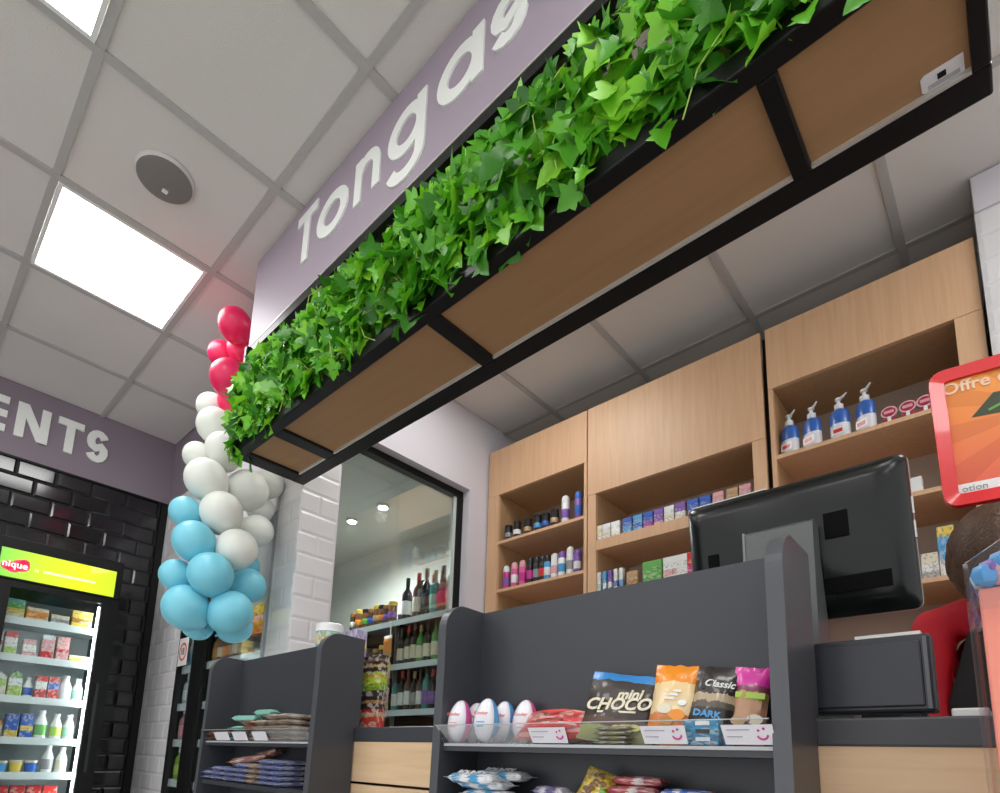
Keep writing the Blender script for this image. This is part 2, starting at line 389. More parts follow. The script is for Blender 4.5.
# ------------------------------------------------------------------ lettering in strokes
class LMB(MB):
    def strip(s, pts, w, fn, a, b, closed=False):
        s.k = getattr(s, 'k', 0)+1; return MB.strip(s, pts, w, fn, a, b+.0004*s.k, closed)
def glyph(ch, s, xh, cap, fn, d0, d1):
    """returns MB and advance width; round geometric sans"""
    mb = LMB(); R = xh/2; r = R-s/2
    if ch == 'T':
        w = cap*.62; mb.strip([(0, cap-s/2), (w, cap-s/2)], s, fn, d0, d1); mb.strip([(w/2, cap-s), (w/2, 0)], s, fn, d0, d1); return mb, w
    if ch == 'o': mb.strip(circ(R, R, r, r), s, fn, d0, d1, True); return mb, xh
    if ch in 'ag':
        mb.strip(circ(R, R, r, r), s, fn, d0, d1, True)
        if ch == 'a': mb.strip([(xh-s/2, 0), (xh-s/2, xh)], s, fn, d0, d1)
        else:
            k = -xh*.14
            mb.strip([(xh-s/2, xh), (xh-s/2, k)]+circ(R, k, r, r*.82, 12, 0, -math.pi*.92, True)[1:], s, fn, d0, d1)
        return mb, xh
    if ch == 'n':
        w = xh*.86; r2 = w/2-s/2
        mb.strip([(s/2, 0), (s/2, xh)], s, fn, d0, d1)
        mb.strip(circ(w/2, xh-w/2, r2, r2, 14, math.pi, 0, True)+[(w-s/2, 0)], s, fn, d0, d1); return mb, w
    if ch == 's':
        w = xh*.66; a = xh*.27-s*.12
        p = circ(w/2, xh-s/2-a, w/2-s/2, a, 10, math.radians(25), math.radians(250), True)
        q = circ(w/2, s/2+a, w/2-s/2, a, 10, math.radians(75), math.radians(-155), True)
        mb.strip(p+q[1:], s, fn, d0, d1); return mb, w
    if ch == 'S':
        w = cap*.56; a = cap*.27-s*.12
        p = circ(w/2, cap-s/2-a, w/2-s/2, a, 10, math.radians(25), math.radians(250), True)
        q = circ(w/2, s/2+a, w/2-s/2, a, 10, math.radians(75), math.radians(-155), True)
        mb.strip(p+q[1:], s, fn, d0, d1); return mb, w
    if ch == 'E':
        w = cap*.52
        mb.strip([(s/2, 0), (s/2, cap)], s, fn, d0, d1)
        for y in (s/2, cap/2, cap-s/2): mb.strip([(s*.9, y), (w, y)], s*.95, fn, d0, d1)
        return mb, w
    if ch == 'N':
        w = cap*.74
        mb.strip([(s/2, 0), (s/2, cap)], s, fn, d0, d1); mb.strip([(w-s/2, 0), (w-s/2, cap)], s, fn, d0, d1)
        mb.prism([(0, cap), (s*1.15, cap), (w, 0), (w-s*1.15, 0)], fn, d0, d1); return mb, w
# sign fascia with raised word
sg = thing('sign_fascia', (-1.13, SY+.03, 2.64), 'long mauve sign board hung from the ceiling with white raised word', 'sign')
MB().box(-2.332, .06, SY, SY+.075, 2.642, H-.003).build('board', m_mauve2, sg)
MB().box(-2.332, .06, SY-.004, SY+.02, 2.598, 2.642).build('rail', m_black, sg)
MB().box(-2.332, .06, SY+.058, SY+.08, 2.598, 2.642).build('rear_rail', m_black, sg)
MB().box(-2.332, .06, SY-.006, SY-.004, 2.636, 2.641).build('rail_highlight', m_alu, sg)  # pale strip drawn as the highlight along the rail's top edge
for ch, x, kx in zip('Tongasoa', (-1.958, -1.801, -1.552, -1.362, -1.123, -.905, -.755, -.525), (1, 1.18, .97, 1.06, 1.08, 1.12, 1.18, 1.08)):
    fn = lambda u, v, w, x=x, kx=kx: (x+u*kx, SY-w, 2.788+v)
    mb, w = glyph(ch, .042 if ch != 's' else .040, .178, .238, fn, -.001, .006); o = mb.build('letter', m_white, sg)
# band lettering on the west wall
wl = thing('wall_lettering', (WX+.006, .58, 2.745), 'white raised capitals on the mauve band above the black tiles', 'lettering')
for ch, y in zip('ENTS', (.205, .365, .572, .733)):
    fn = lambda u, v, w, y=y: (WX+w, y+u, 2.748+v)
    mb, w = glyph(ch, .046, .2, .225, fn, 0, .012); mb.build('letter', m_white, wl)

# ------------------------------------------------------------------ planter
PZ = 2.093
pl = thing('hanging_planter', (-1.11, 1.06, PZ), 'black metal frame planter with wooden board bottom hung under the sign', 'planter')
def bar(x0, x1, y0, y1, z0=PZ, z1=PZ+.045, n='frame_bar'): return MB().bbox(x0, x1, y0, y1, z0, z1, .004).build(n, m_black, pl)
bar(-2.265, .062, .875, .918); bar(-2.285, .062, 1.146, 1.208)
xb = [(-2.285, -2.205), (-2.0, -1.935), (-1.12, -1.07), (-.245, -.210), (.036, .062)]
for a, b in xb: bar(a, b, .918, 1.146)
for x in (-2.285, .036): bar(x, x+.026, .88, .906, PZ+.045, 2.60, 'upright')
for x in (-2.285, -1.12, .020): MB().tube([(x+.02, 1.185, PZ+.04), (x+.02, 1.185, H-.004)], .004, 8).build('hanger_rod', m_black, pl)
for (_, a), (b, _) in zip(xb, xb[1:]):
    MB().box(a, b, .918, 1.146, PZ+.012, PZ+.026).build('bottom_board', m_panel, pl)
    MB().box(a, b, 1.1395, 1.146, PZ+.002, PZ+.012).build('trim_strip', m_alu, pl)
MB().box(-2.24, .02, .920, .934, PZ+.03, PZ+.16).build('front_board', mat('raw_wood', (.62, .42, .22), .6, noise=.08), pl)
MB().box(-2.24, .02, 1.130, 1.144, PZ+.03, PZ+.16).build('rear_board', mat('raw_wood', (.62, .42, .22)), pl)
st = MB().prism([(-.026, 1.104), (.028, 1.104), (.028, 1.138), (-.026, 1.138), (-.031, 1.133), (-.031, 1.109)], lambda u, v, w: (u, v, w), PZ+.0095, PZ+.012).build('sticker', mat('sticker_white', (.75, .74, .74), .5), pl)
MB().box(-.008, .004, 1.113, 1.124, PZ+.0085, PZ+.0095).build('sticker_mark', m_black, st)
for k in range(3): MB().box(-.022, .022, 1.127+k*.003, 1.1282+k*.003, PZ+.0088, PZ+.0095).build('sticker_line', mat('grey_print', (.3, .3, .32), .6), st)

# ------------------------------------------------------------------ ivy
m_leaf = bpy.data.materials.new('ivy_leaf'); m_leaf.use_nodes = True
nt = m_leaf.node_tree; b = nt.nodes['Principled BSDF']
geo = nt.nodes.new('ShaderNodeNewGeometry'); oi = nt.nodes.new('ShaderNodeObjectInfo')
ad = nt.nodes.new('ShaderNodeMath'); ad.operation = 'ADD'; fr = nt.nodes.new('ShaderNodeMath'); fr.operation = 'FRACT'
nt.links.new(geo.outputs['Random Per Island'], ad.inputs[0]); nt.links.new(oi.outputs['Random'], ad.inputs[1]); nt.links.new(ad.outputs[0], fr.inputs[0])
cr = nt.nodes.new('ShaderNodeValToRGB'); e = cr.color_ramp.elements
e[0].position = 0; e[0].color = (.030, .15, .012, 1); e[1].position = 1; e[1].color = (.27, .64, .035, 1)
q = e.new(.35); q.color = (.06, .30, .012, 1); q = e.new(.7); q.color = (.15, .51, .018, 1)
nt.links.new(fr.outputs[0], cr.inputs[0])
nt.links.new(cr.outputs[0], b.inputs['Base Color']); b.inputs['Roughness'].default_value = .38
out = nt.nodes['Material Output']; tl = nt.nodes.new('ShaderNodeBsdfTranslucent'); mx = nt.nodes.new('ShaderNodeMixShader'); mx.inputs[0].default_value = .3
nt.links.new(cr.outputs[0], tl.inputs[0]); nt.links.new(b.outputs[0], mx.inputs[1]); nt.links.new(tl.outputs[0], mx.inputs[2]); nt.links.new(mx.outputs[0], out.inputs[0])
m_vine = mat('ivy_stem', (.35, .50, .10), .5)
def leaf_data(k):
    rr = random.Random(k)
    q = rr.random()
    R = [(.12, -.08), (.28, -.09), (.43, .03), (.41, .15), (.36, .23), (.50, .32), (.60+.06*q, .46), (.45, .53), (.30, .57), (.26, .70), (.13, .88)]
    fold = .16+.22*rr.random(); curl = .25*rr.random()+.05
    z = lambda x, y: fold*abs(x)-curl*y*y+.03*math.sin(9*y+5*x)
    vs = [(0, .06), (0, .30), (0, .60), (0, 1.0)]+R+[(-x, y) for x, y in R]
    f = []
    for o, sgn in ((4, 1), (15, -1)):
        fs = [(0, o, o+1, o+2, o+3, 1), (1, o+3, o+4, o+5), (1, o+5, o+6, o+7, 2), (2, o+7, o+8, o+9), (2, o+9, o+10, 3)]
        f += fs if sgn > 0 else [tuple(reversed(q_)) for q_ in fs]
    return [(x, y, z(x, y)) for x, y in vs], f
LEAVES = [leaf_data(k) for k in range(6)]
leaf_mesh = []
for vs, fs in LEAVES:
    me = MB().add(vs, fs).mesh('leaf', fix=False); me.materials.append(m_leaf); 
    for p in me.polygons: p.use_smooth = True
    leaf_mesh.append(me)
ivy = thing('ivy_garland', (-1.11, .9, PZ+.05), 'dense bright green ivy trailing along the hanging planter below the sign', 'plant')
base = Vector(ivy.location); rv = random.Random(11)
spots = []
def leaf_at(p, s, down=1.0, out=1.0):
    n = Vector((rv.gauss(0, .5), -out+rv.gauss(0, .3), rv.gauss(.12, .5))).normalized()
    t = Vector((rv.gauss(0, .75), rv.gauss(-.15, .3), -down+rv.gauss(0, .6)))
    t = (t-n*t.dot(n)).normalized()
    x = t.cross(n).normalized()
    Mx = Matrix((x*s, t*s, n*s)).transposed().to_4x4(); Mx.translation = p; spots.append((p, s, Mx))
for i in range(1300):
    x = rv.uniform(-2.28, .055); f = rv.random()
    z = 2.15+.375*f+rv.gauss(0, .01)
    bulge = .065*math.sin(math.pi*min(1, f*.9+.12))
    y = .908-bulge*rv.random()**.7-rv.random()*.02
    if f > .8 and rv.random() < .35: continue
    leaf_at(Vector((x, y, z)), rv.uniform(.045, .088))
for i in range(520):                         # inner layer over the trough
    leaf_at(Vector((rv.uniform(-2.28, .05) if i < 300 else rv.uniform(-2.0, -.95), rv.uniform(.93, 1.10), rv.uniform(2.2, 2.5))), rv.uniform(.045, .075))
for c in (-2.26, -2.2, -2.05, -1.93, -1.72, -1.45, -1.38, -1.14, -1.08, -.93, -.88, -.72, -.60, -.55, -.40, -.35, -.20, -.15, -.13, -.11, -.06, -.03, 0):   # shoots that hang below the rail
    for k in range(rv.randint(2, 5)):
        leaf_at(Vector((c+rv.gauss(0, .03), .862+rv.gauss(0, .007), PZ+.080-.026*k+rv.gauss(0, .01))), rv.uniform(.042, .064), 1.4)
for i in range(40):
    leaf_at(Vector((-2.265+rv.gauss(0, .015), rv.uniform(.88, 1.00), rv.uniform(2.08, 2.5))), rv.uniform(.045, .07))
cp = Vector((0, 0, ZC))
spots.sort(key=lambda s_: (s_[0].y*2.2+abs(s_[0].x)*.12-s_[1]*2))
stuff = MB()
for i, (p, s, Mx) in enumerate(spots):
    k = rv.randrange(6)
    if i < 300:
        o = bpy.data.objects.new('leaf', leaf_mesh[k]); COL.objects.link(o); o.parent = ivy
        Mx.translation = p-base; o.matrix_local = Mx
    else:
        stuff.add([Mx @ Vector(v) for v in LEAVES[k][0]], LEAVES[k][1])
fo = stuff.build('foliage', m_leaf, ivy, fix=False); fo['kind'] = 'stuff'
for p in fo.data.polygons: p.use_smooth = True
for i in range(46):
    x = rv.uniform(-2.3, .04); z = rv.uniform(2.25, 2.58); y = .885; pts = [Vector((x, y, z))]
    for k in range(5): pts.append(pts[-1]+Vector((rv.gauss(0, .03), -.014 if k < 3 else .01, -.03+rv.gauss(0, .02))))
    MB().tube(pts, .0016, 5).build('vine', m_vine, ivy)

# ------------------------------------------------------------------ balloons
def balloon_mesh(m, nm):
    prof = [(0, -1.38), (.075, -1.38), (.05, -1.30), (.045, -1.25)]
    for i in range(1, 17):
        a = -math.pi/2+math.pi*i/16; r = math.cos(a); z = math.sin(a)
        if z < 0: z *= 1.22; r *= (1+.10*z*.4)
        prof.append((max(r, 0), z))
    me = MB().lathe(prof, 28).mesh(nm); me.materials.append(m); shade(me, 80); return me
def latex(name, c):
    m = mat(name, c, .38, coat=.05); b = m.node_tree.nodes['Principled BSDF']
    b.inputs['Subsurface Weight'].default_value = .15; b.inputs['Subsurface Radius'].default_value = (.05, .05, .05); return m
BM = {'r': balloon_mesh(latex('red_latex', (.80, .015, .11)), 'balloon'), 'w': balloon_mesh(latex('white_latex', (.78, .80, .74)), 'balloon'), 'b': balloon_mesh(latex('blue_latex', (.20, .62, .76)), 'balloon')}
axis = Vector((-2.60, .985, 0))
BL = [('r', 235, 324, 15, 17, -0.093), ('r', 221.4, 354, 13, 13, 0.122), ('r', 241, 349, 13, 14, 0.03), ('r', 228.6, 377.5, 18, 18, -0.091), ('r', 234, 402, 15, 16, 0.052),
      ('w', 211, 407, 14, 14, 0.149), ('w', 215.4, 426, 18, 18, 0.002), ('w', 197.5, 456, 14, 14, 0.033), ('w', 224, 450, 18, 18, -0.06), ('w', 206, 479, 21, 20, -0.089),
      ('w', 248, 490, 20, 20, 0.022), ('w', 269, 484, 14, 15, 0.105), ('w', 221.4, 512, 21, 20, -0.124), ('w', 257, 531, 16, 16, 0.05), ('w', 261, 509, 12, 14, 0.115),
      ('w', 237, 549, 21, 19, -0.131), ('b', 185.5, 512, 16, 15, -0.067), ('b', 194, 541, 21, 20, -0.122), ('b', 176, 575, 16, 16, -0.044), ('b', 210.6, 574, 23, 21, -0.169),
      ('b', 248, 586, 18, 17, 0.01), ('b', 185.5, 607, 23, 22, -0.085), ('b', 197, 623, 17, 15, 0.06), ('b', 231, 612, 22, 21, -0.116), ('b', 236, 627, 17, 15, 0.036),
      ('b', 244, 566, 15, 15, 0.09)]
bn = {'r': ('glossy red balloon near the top of the balloon column by the sign', 'red balloons of the column'), 'w': ('white balloon in the middle of the balloon column', 'white balloons of the column'), 'b': ('pale blue balloon at the bottom of the balloon column', 'blue balloons of the column')}
BLAB = ['topmost red balloon of the column', 'small red balloon on the wall side just under the topmost one', 'red balloon partly covered by the sign end', 'large red balloon resting on the white balloons', 'lowest red balloon half covered by ivy',
        'highest white balloon, small, touching the large red one', 'white balloon under the highest white one, beside the ivy', 'small white balloon on the wall side above the mauve corner', 'white balloon tucked against the ivy tips', 'large white balloon above the highest blue one',
        'white balloon under the planter corner', 'white balloon behind the planter corner by the tiled pier', 'large white balloon in front of the column middle', 'white balloon on the pier side above the lowest white one', 'white balloon mostly hidden behind two white ones by the pier', 'lowest white balloon, resting on blue ones',
        'highest blue balloon beside the mauve corner', 'large blue balloon under the highest blue one', 'small blue balloon on the black tile side', 'large blue balloon in the middle of the blue ones', 'blue balloon on the pier side under the lowest white one',
        'largest low blue balloon above the age limit card', 'lowest blue balloon peeking out below the largest low one', 'low round blue balloon over the wide cooler', 'lowest blue balloon on the pier side peeking out behind', 'blue balloon mostly hidden behind the lowest white one']
for bi, (c, x, y, rx, ry, yy) in enumerate(BL):
    d = FWD+RGT*((x-CX)/FPX)+UPV*((CY-y)/FPX); hz = math.hypot(d.x, d.y)      # yy: offset in front of (-) or behind (+) the column axis
    p = cp+d*((axis.x*d.x+axis.y*d.y)/hz**2+yy/hz); dep = (p-cp).dot(FWD); r = (rx+ry)/2/FPX*dep
    o = bpy.data.objects.new('balloon', BM[c]); COL.objects.link(o); o.location = p; o.scale = (r, r, r)
    ax = Vector((axis.x, axis.y, p.z-.02)); d = (p-ax); d.z = max(d.z, .02)+.06
    o.rotation_euler = d.to_track_quat('Z', 'Y').to_euler(); tag(o, BLAB[bi], 'balloon', bn[c][1])

# ------------------------------------------------------------------ product builders
def C(r, g, b): return (r, g, b)
PAL = {'cream': (.72, .66, .5), 'yellow': (.78, .58, .08), 'red': (.62, .03, .03), 'pink': (.75, .10, .35), 'green': (.12, .42, .08), 'blue': (.03, .12, .5), 'white': (.78, .79, .77),
       'orange': (.80, .27, .02), 'brown': (.16, .07, .035), 'teal': (.10, .42, .40), 'purple': (.22, .10, .42), 'black': (.012, .012, .014), 'lime': (.40, .62, .08), 'sky': (.08, .35, .68), 'rose': (.72, .36, .38), 'magenta': (.55, .03, .26), 'grey': (.3, .3, .31), 'tan': (.5, .32, .16), 'amber': (.45, .20, .03), 'mint': (.35, .66, .55)}
def pm(n, rough=.35): return mat('print_'+n, PAL[n], rough, coat=.2)
def two(n1, n2, k=.5, blotch=.06, axis='Z'): return bands('print_%s_%s_%d_%s' % (n1, n2, int(k*100), axis), [(0, PAL[n1]), (k, PAL[n2])], axis, blotch=blotch)
def three(n1, n2, n3, a=.35, c=.7, blotch=.08): return bands('print_%s_%s_%s_%d%d' % (n1, n2, n3, int(a*100), int(c*100)), [(0, PAL[n1]), (a, PAL[n2]), (c, PAL[n3])], 'Z', blotch=blotch)
def carton(loc, w, d, h, m, name, label, cat, group, rz=0, cap=None, gable=False):
    """packet: body with bevelled edges, and a cap or gable fold"""
    mb = MB(); 
    if gable:
        mb.bbox(-w/2, w/2, -d/2, d/2, 0, h*.8, .003)
        mb.prism([(-d/2, h*.8), (d/2, h*.8), (.004, h*.96), (.004, h), (-.004, h), (-.004, h*.96)], lambda u, v, q: (q, u, v), -w/2, w/2)
    else: mb.bbox(-w/2, w/2, -d/2, d/2, 0, h, .0025)
    o = mb.build(name, m, local=True); o.location = loc; o.rotation_euler = (0, 0, rz); tag(o, label, cat, group)
    if cap: MB().lathe([(0, h*(.9 if gable else 1)), (.012, h*(.9 if gable else 1)), (.012, h*(.9 if gable else 1)+.014), (0, h*(.9 if gable else 1)+.014)], 10).build('cap', cap, o, local=True)
    return o
def lathe_thing(loc, parts, name, label, cat, group, rz=0, n=14):
    """parts: list of (part name, profile, material)"""
    t = thing(name, loc, label, cat, group, rz)
    for pn_, prof, m in parts: MB().lathe(prof, n).build(pn_, m, t, True, True)
    return t
def wine(loc, h, r, mg, ml, mc, label, group, n=12):
    b_ = [(0, 0), (r*.95, 0), (r, .006), (r, h*.58), (r*.85, h*.66), (r*.42, h*.74), (r*.36, h*.80), (r*.36, h*.985), (0, h*.985)]
    return lathe_thing(loc, [('body', b_, mg), ('label', [(r*1.012, h*.14), (r*1.018, h*.145), (r*1.018, h*.45), (r*1.012, h*.455)], ml), ('capsule', [(r*.38, h*.82), (r*.40, h*.825), (r*.40, h), (0, h)], mc)], 'bottle', label, 'bottle', group, n=n)
def spray(loc, h, r, mb_, mc, ml, label, group, name='spray_can', rz=0):
    b_ = [(0, 0), (r*.94, 0), (r, .004), (r, h*.72), (r*.97, h*.73)]
    c_ = [(r*.97, h*.73), (r*.98, h*.735), (r*.96, h*.88), (r*.80, h*.96), (r*.5, h), (0, h)]
    return lathe_thing(loc, [('body', b_, mb_), ('cap', c_, mc), ('label', [(r*1.005, h*.2), (r*1.02, h*.21), (r*1.02, h*.5), (r*1.005, h*.51)], ml)], name, label, 'spray can', group, rz)
def tin(loc, h, r, mb_, mc, ml, label, group, name='jar', cat='jar'):
    return lathe_thing(loc, [('body', [(0, 0), (r*.95, 0), (r, .004), (r, h*.8), (r*.96, h*.81)], mb_), ('lid', [(r*.99, h*.80), (r*1.0, h*.81), (r, h*.99), (r*.95, h), (0, h)], mc), ('label', [(r*1.005, h*.25), (r*1.02, h*.26), (r*1.02, h*.5), (r*1.005, h*.51)], ml)], name, label, cat, group)
def pillow_mb(w, h, t, nx=8, nz=10, seed=0):
    rr = random.Random(seed); mb = MB(); vs = []; fs = []
    for s_ in (-1, 1):
        for j in range(nz+1):
            v = j/nz; e_ = min(v, 1-v); tz = min(1, max(0, (e_-.06)/.16))**.6
            for i in range(nx+1):
                u = i/nx; tx = max(0, 1-abs(2*u-1)**3)**.8
                y = s_*(t/2*tx*tz+.0006)+(rr.gauss(0, .0012) if .1 < v < .9 else .0015*math.sin(i*2.6))
                pin = 1-.05*tz*(1-abs(2*v-1))
                vs.append(((u-.5)*w*pin, y, v*h+rr.gauss(0, .0006)))
    n = (nx+1)*(nz+1)
    for j in range(nz):
        for i in range(nx):
            a = j*(nx+1)+i; fs.append((a, a+1, a+nx+2, a+nx+1)); fs.append((n+a, n+a+nx+1, n+a+nx+2, n+a+1))
    ring = [i for i in range(nx+1)]+[j*(nx+1)+nx for j in range(1, nz+1)]+[nz*(nx+1)+i for i in range(nx-1, -1, -1)]+[j*(nx+1) for j in range(nz-1, 0, -1)]
    for k in range(len(ring)):
        a, b2 = ring[k], ring[(k+1) % len(ring)]; fs.append((a, n+a, n+b2, b2))
    return mb.add(vs, fs)
def bag(loc, w, h, t, m, name, label, cat, group=None, rot=(0, 0, 0), seed=0):
    o = pillow_mb(w, h, t, seed=seed).build(name, m, local=True, smooth=True); o.location = loc; o.rotation_euler = rot; return tag(o, label, cat, group)
def choc_bar(loc, L, w, t, m, name, label, cat, group=None, rot=(0, 0, 0), n=12):
    """flow-wrapped bar lying along x, crimped at both ends"""
    st_ = [(0, w*1.02, .001), (.07, w, .001), (.10, w*.9, t*.5), (.15, w*.95, t*.9), (.3, w*.93, t), (.5, w*.95, t*.97), (.7, w*.93, t), (.85, w*.95, t*.9), (.90, w*.9, t*.5), (.93, w, .001), (1, w*1.02, .001)]
    vs = []; fs = []
    for f, ww_, tt in st_:
        for k in range(n):
            a = 2*math.pi*k/n; cx, sx = math.cos(a), math.sin(a)
            vs.append(((f-.5)*L, math.copysign(abs(cx)**.6, cx)*ww_/2, t/2+math.copysign(abs(sx)**.7, sx)*tt/2))
    for i in range(len(st_)-1):
        for k in range(n): fs.append((i*n+k, i*n+(k+1) % n, (i+1)*n+(k+1) % n, (i+1)*n+k))
    fs += [tuple(range(n)), tuple((len(st_)-1)*n+k for k in range(n))]
    o = MB().add(vs, fs).build(name, m, local=True, smooth=True); o.location = loc; o.rotation_euler = rot; return tag(o, label, cat, group)

# ------------------------------------------------------------------ tall glass-door fridge on the west wall
FX = -3.85
fr_ = thing('display_fridge', (FX-.24, .64, 0), 'tall black glass-door fridge with a lit lime green header', 'fridge')
y0, y1, zt = .345, .936, 1.985
MB().box(WX+.02, FX-.03, y0, y0+.03, .02, zt).build('side_panel', m_black, fr_); MB().box(WX+.02, FX-.03, y1-.03, y1, .02, zt).build('side_panel', m_black, fr_)
MB().box(WX+.02, WX+.05, y0+.03, y1-.03, .1, zt).build('back_panel', mat('fridge_liner', (.55, .62, .62), .5), fr_)
MB().box(WX+.05, FX-.03, y0+.03, y1-.03, zt-.25, zt).build('top_panel', m_black, fr_); MB().box(WX+.02, FX-.03, y0+.03, y1-.03, .02, .22).build('base', m_black, fr_)
hd = MB().bbox(FX-.03, FX, y0, y1, 1.752, zt, .006).build('header', m_black, fr_)
pa = P(0, 538, X=FX+.003); pb = P(117, 572, X=FX+.003); pc = P(112, 597, X=FX+.003)
lime = bands('lime_print', [(0, (.18, .55, .06)), (.35, (.50, .72, .02)), (.7, (.62, .76, .01)), (1, (.52, .68, .02))], 'Y', const=False)
nt = lime.node_tree; bs = nt.nodes['Principled BSDF']; rl = [n for n in nt.nodes if n.type == 'VALTORGB'][0]
nt.links.new(rl.outputs[0], bs.inputs['Emission Color']); bs.inputs['Emission Strength'].default_value = .55
sp = MB().box(FX, FX+.004, y0+.02, pb.y, pc.z, pb.z).build('header_sign', lime, hd)
m_rasp = mat('raspberry_print', (.75, .05, .16), .4, emit=.3)
for (dy, dz, r_) in ((.455, -.085, .040), (.425, -.100, .035), (.40, -.095, .03), (.47, -.065, .022)):
    MB().prism(circ(dy, pb.z+dz, r_, r_*.8, 18), lambda u, v, w: (w, u, v), FX+.004, FX+.0055).build('fruit_print', m_rasp, hd)
text_obj('nique', .05, mat('print_glow_white', (.9, .9, .8), .5, emit=.5), parent=hd, loc=Vector((FX+.007, .375, pb.z-.085))-world_loc(hd), rot=(math.pi/2, 0, math.pi/2), bold=.001)
text_obj('la', .032, mat('print_glow_pale', (.85, .9, .45), .5, emit=.6), parent=hd, loc=Vector((FX+.007, .515, pb.z-.092))-world_loc(hd), rot=(math.pi/2, 0, math.pi/2))
MB().box(FX+.004, FX+.0055, .555, .80, pb.z-.098, pb.z-.086).build('slogan_print', mat('print_glow_pale', (.85, .9, .45)), hd)
dr = MB().box(FX-.028, FX-.002, y0, .43, .2, 1.75).build('door', m_black, fr_)
MB().box(FX-.028, FX-.002, .85, y1, .2, 1.75).build('door_stile', m_black, dr); MB().box(FX-.028, FX-.002, .43, .85, 1.715, 1.75).build('door_rail', m_black, dr); MB().box(FX-.028, FX-.002, .43, .85, .2, .26).build('door_rail', m_black, dr)
MB().box(FX-.018, FX-.012, .43, .85, .26, 1.715).build('door_glass', m_gfr, dr)
MB().box(FX-.0, FX+.03, .875, .89, .75, 1.25).build('handle', m_blackpl, dr)
MB().box(FX-.06, FX-.045, .846, .852, .3, 1.70).build('light_strip', mat('led_white', (.95, 1, 1), .5, emit=30), fr_)
SHZ = [P(96, 630, X=FX-.07).z, P(92.7, 664, X=FX-.07).z, P(88, 702, X=FX-.07).z, P(78, 740, X=FX-.07).z, P(73.5, 773, X=FX-.07).z, P(73.5, 773, X=FX-.07).z-.2]
for z in SHZ:
    s_ = MB().box(WX+.06, FX-.07, y0+.035, y1-.035, z-.012, z).build('shelf', m_shelf, fr_)
    MB().box(FX-.072, FX-.066, y0+.035, y1-.035, z-.035, z+.004).build('price_rail', m_shelf, s_)
def frow(z, items, row):
    """items: (y centre, w, h, kind, material, description)"""
    for (y, w, h, kind, m, ds) in items:
        p = Vector((FX-.12, y, z)); lb = '%s on the %s fridge shelf' % (ds, row); gr = 'dairy and desserts in the tall fridge'
        if kind == 'c': carton(p, .06, w, h, m, 'carton', lb, 'carton', gr)
        elif kind == 'g': carton(p, .06, w, h, m, 'carton', lb, 'carton', gr, gable=True, rz=0)
        elif kind == 't':
            r = w/2; lathe_thing(p, [('tub', [(0, 0), (r*.85, 0), (r, h*.82)], m), ('lid', [(r*1.03, h*.8), (r*1.05, h*.82), (r*1.03, h), (0, h)], pm('cream'))], 'tub', lb, 'tub', gr)
        elif kind == 'b':
            r = w/2; lathe_thing(p, [('body', [(0, 0), (r*.95, 0), (r, .006), (r, h*.55), (r*.45, h*.82), (r*.42, h*.9)], pm('white')), ('cap', [(r*.5, h*.88), (r*.52, h*.89), (r*.5, h), (0, h)], pm('white')), ('label', [(r*1.01, h*.12), (r*1.02, h*.13), (r*1.02, h*.48), (r*1.01, h*.49)], m)], 'milk_bottle', lb, 'bottle', gr)
Z = SHZ
frow(Z[0], [(.475, .085, .055, 'c', two('cream', 'yellow', .4), 'cream and yellow dessert box'), (.575, .10, .075, 'c', three('cream', 'orange', 'cream', .2, .75), 'cream and orange dessert box'), (.68, .085, .055, 'c', three('white', 'grey', 'cream', .25, .6), 'low pale dessert box'), (.785, .10, .10, 'c', three('yellow', 'amber', 'yellow', .3, .55), 'golden yellow cheese box')], 'top')
carton((FX-.12, .475, Z[0]+.055), .06, .08, .05, two('green', 'teal', .6), 'carton', 'dark green box stacked on a cream dessert box in the fridge', 'carton', 'dairy and desserts in the tall fridge')
frow(Z[1], [(.42, .05, .12, 'c', three('white', 'red', 'white', .4, .6), 'white carton with red band'), (.482, .055, .125, 'c', three('lime', 'white', 'red', .35, .75), 'white green and red carton'), (.565, .06, .095, 'c', three('rose', 'white', 'rose', .3, .7), 'short rose and white carton'), (.645, .058, .135, 'c', three('red', 'rose', 'white', .3, .8), 'tall rose carton beside the short carton'), (.715, .058, .135, 'c', three('rose', 'red', 'rose', .35, .5), 'tall rose and red carton'), (.80, .10, .04, 'c', two('yellow', 'cream', .7), 'flat yellow butter pack')], 'second')
frow(Z[2], [(.40, .05, .125, 'c', three('lime', 'white', 'mint', .3, .7), 'mint and white carton'), (.465, .055, .125, 'g', three('cream', 'lime', 'white', .4, .7), 'cream and lime gabled carton'), (.53, .06, .14, 'g', three('lime', 'white', 'green', .4, .7), 'pale green gabled carton'), (.59, .045, .11, 'b', pm('blue'), 'blue labelled drink bottle'), (.645, .05, .125, 'c', three('red', 'white', 'red', .4, .75), 'red and white drink carton'), (.70, .05, .125, 'c', three('red', 'blue', 'red', .45, .75), 'red carton with blue spot'), (.76, .06, .14, 'b', pm('white'), 'plain white milk bottle'), (.82, .055, .13, 'b', pm('mint'), 'white milk bottle with mint label')], 'third')
frow(Z[3], [(.40, .06, .08, 't', pm('cream'), 'cream tub'), (.47, .07, .085, 'c', two('cream', 'orange', .7), 'cream and orange box'), (.545, .055, .125, 'c', three('yellow', 'blue', 'blue', .3, .7), 'blue and yellow carton'), (.61, .055, .13, 'c', three('blue', 'yellow', 'blue', .3, .5), 'blue carton with yellow band'), (.675, .06, .155, 'b', pm('green'), 'white milk bottle with green label'), (.745, .055, .14, 'b', pm('lime'), 'white milk bottle with lime label'), (.805, .055, .14, 'b', pm('mint'), 'white bottle with mint label')], 'fourth')
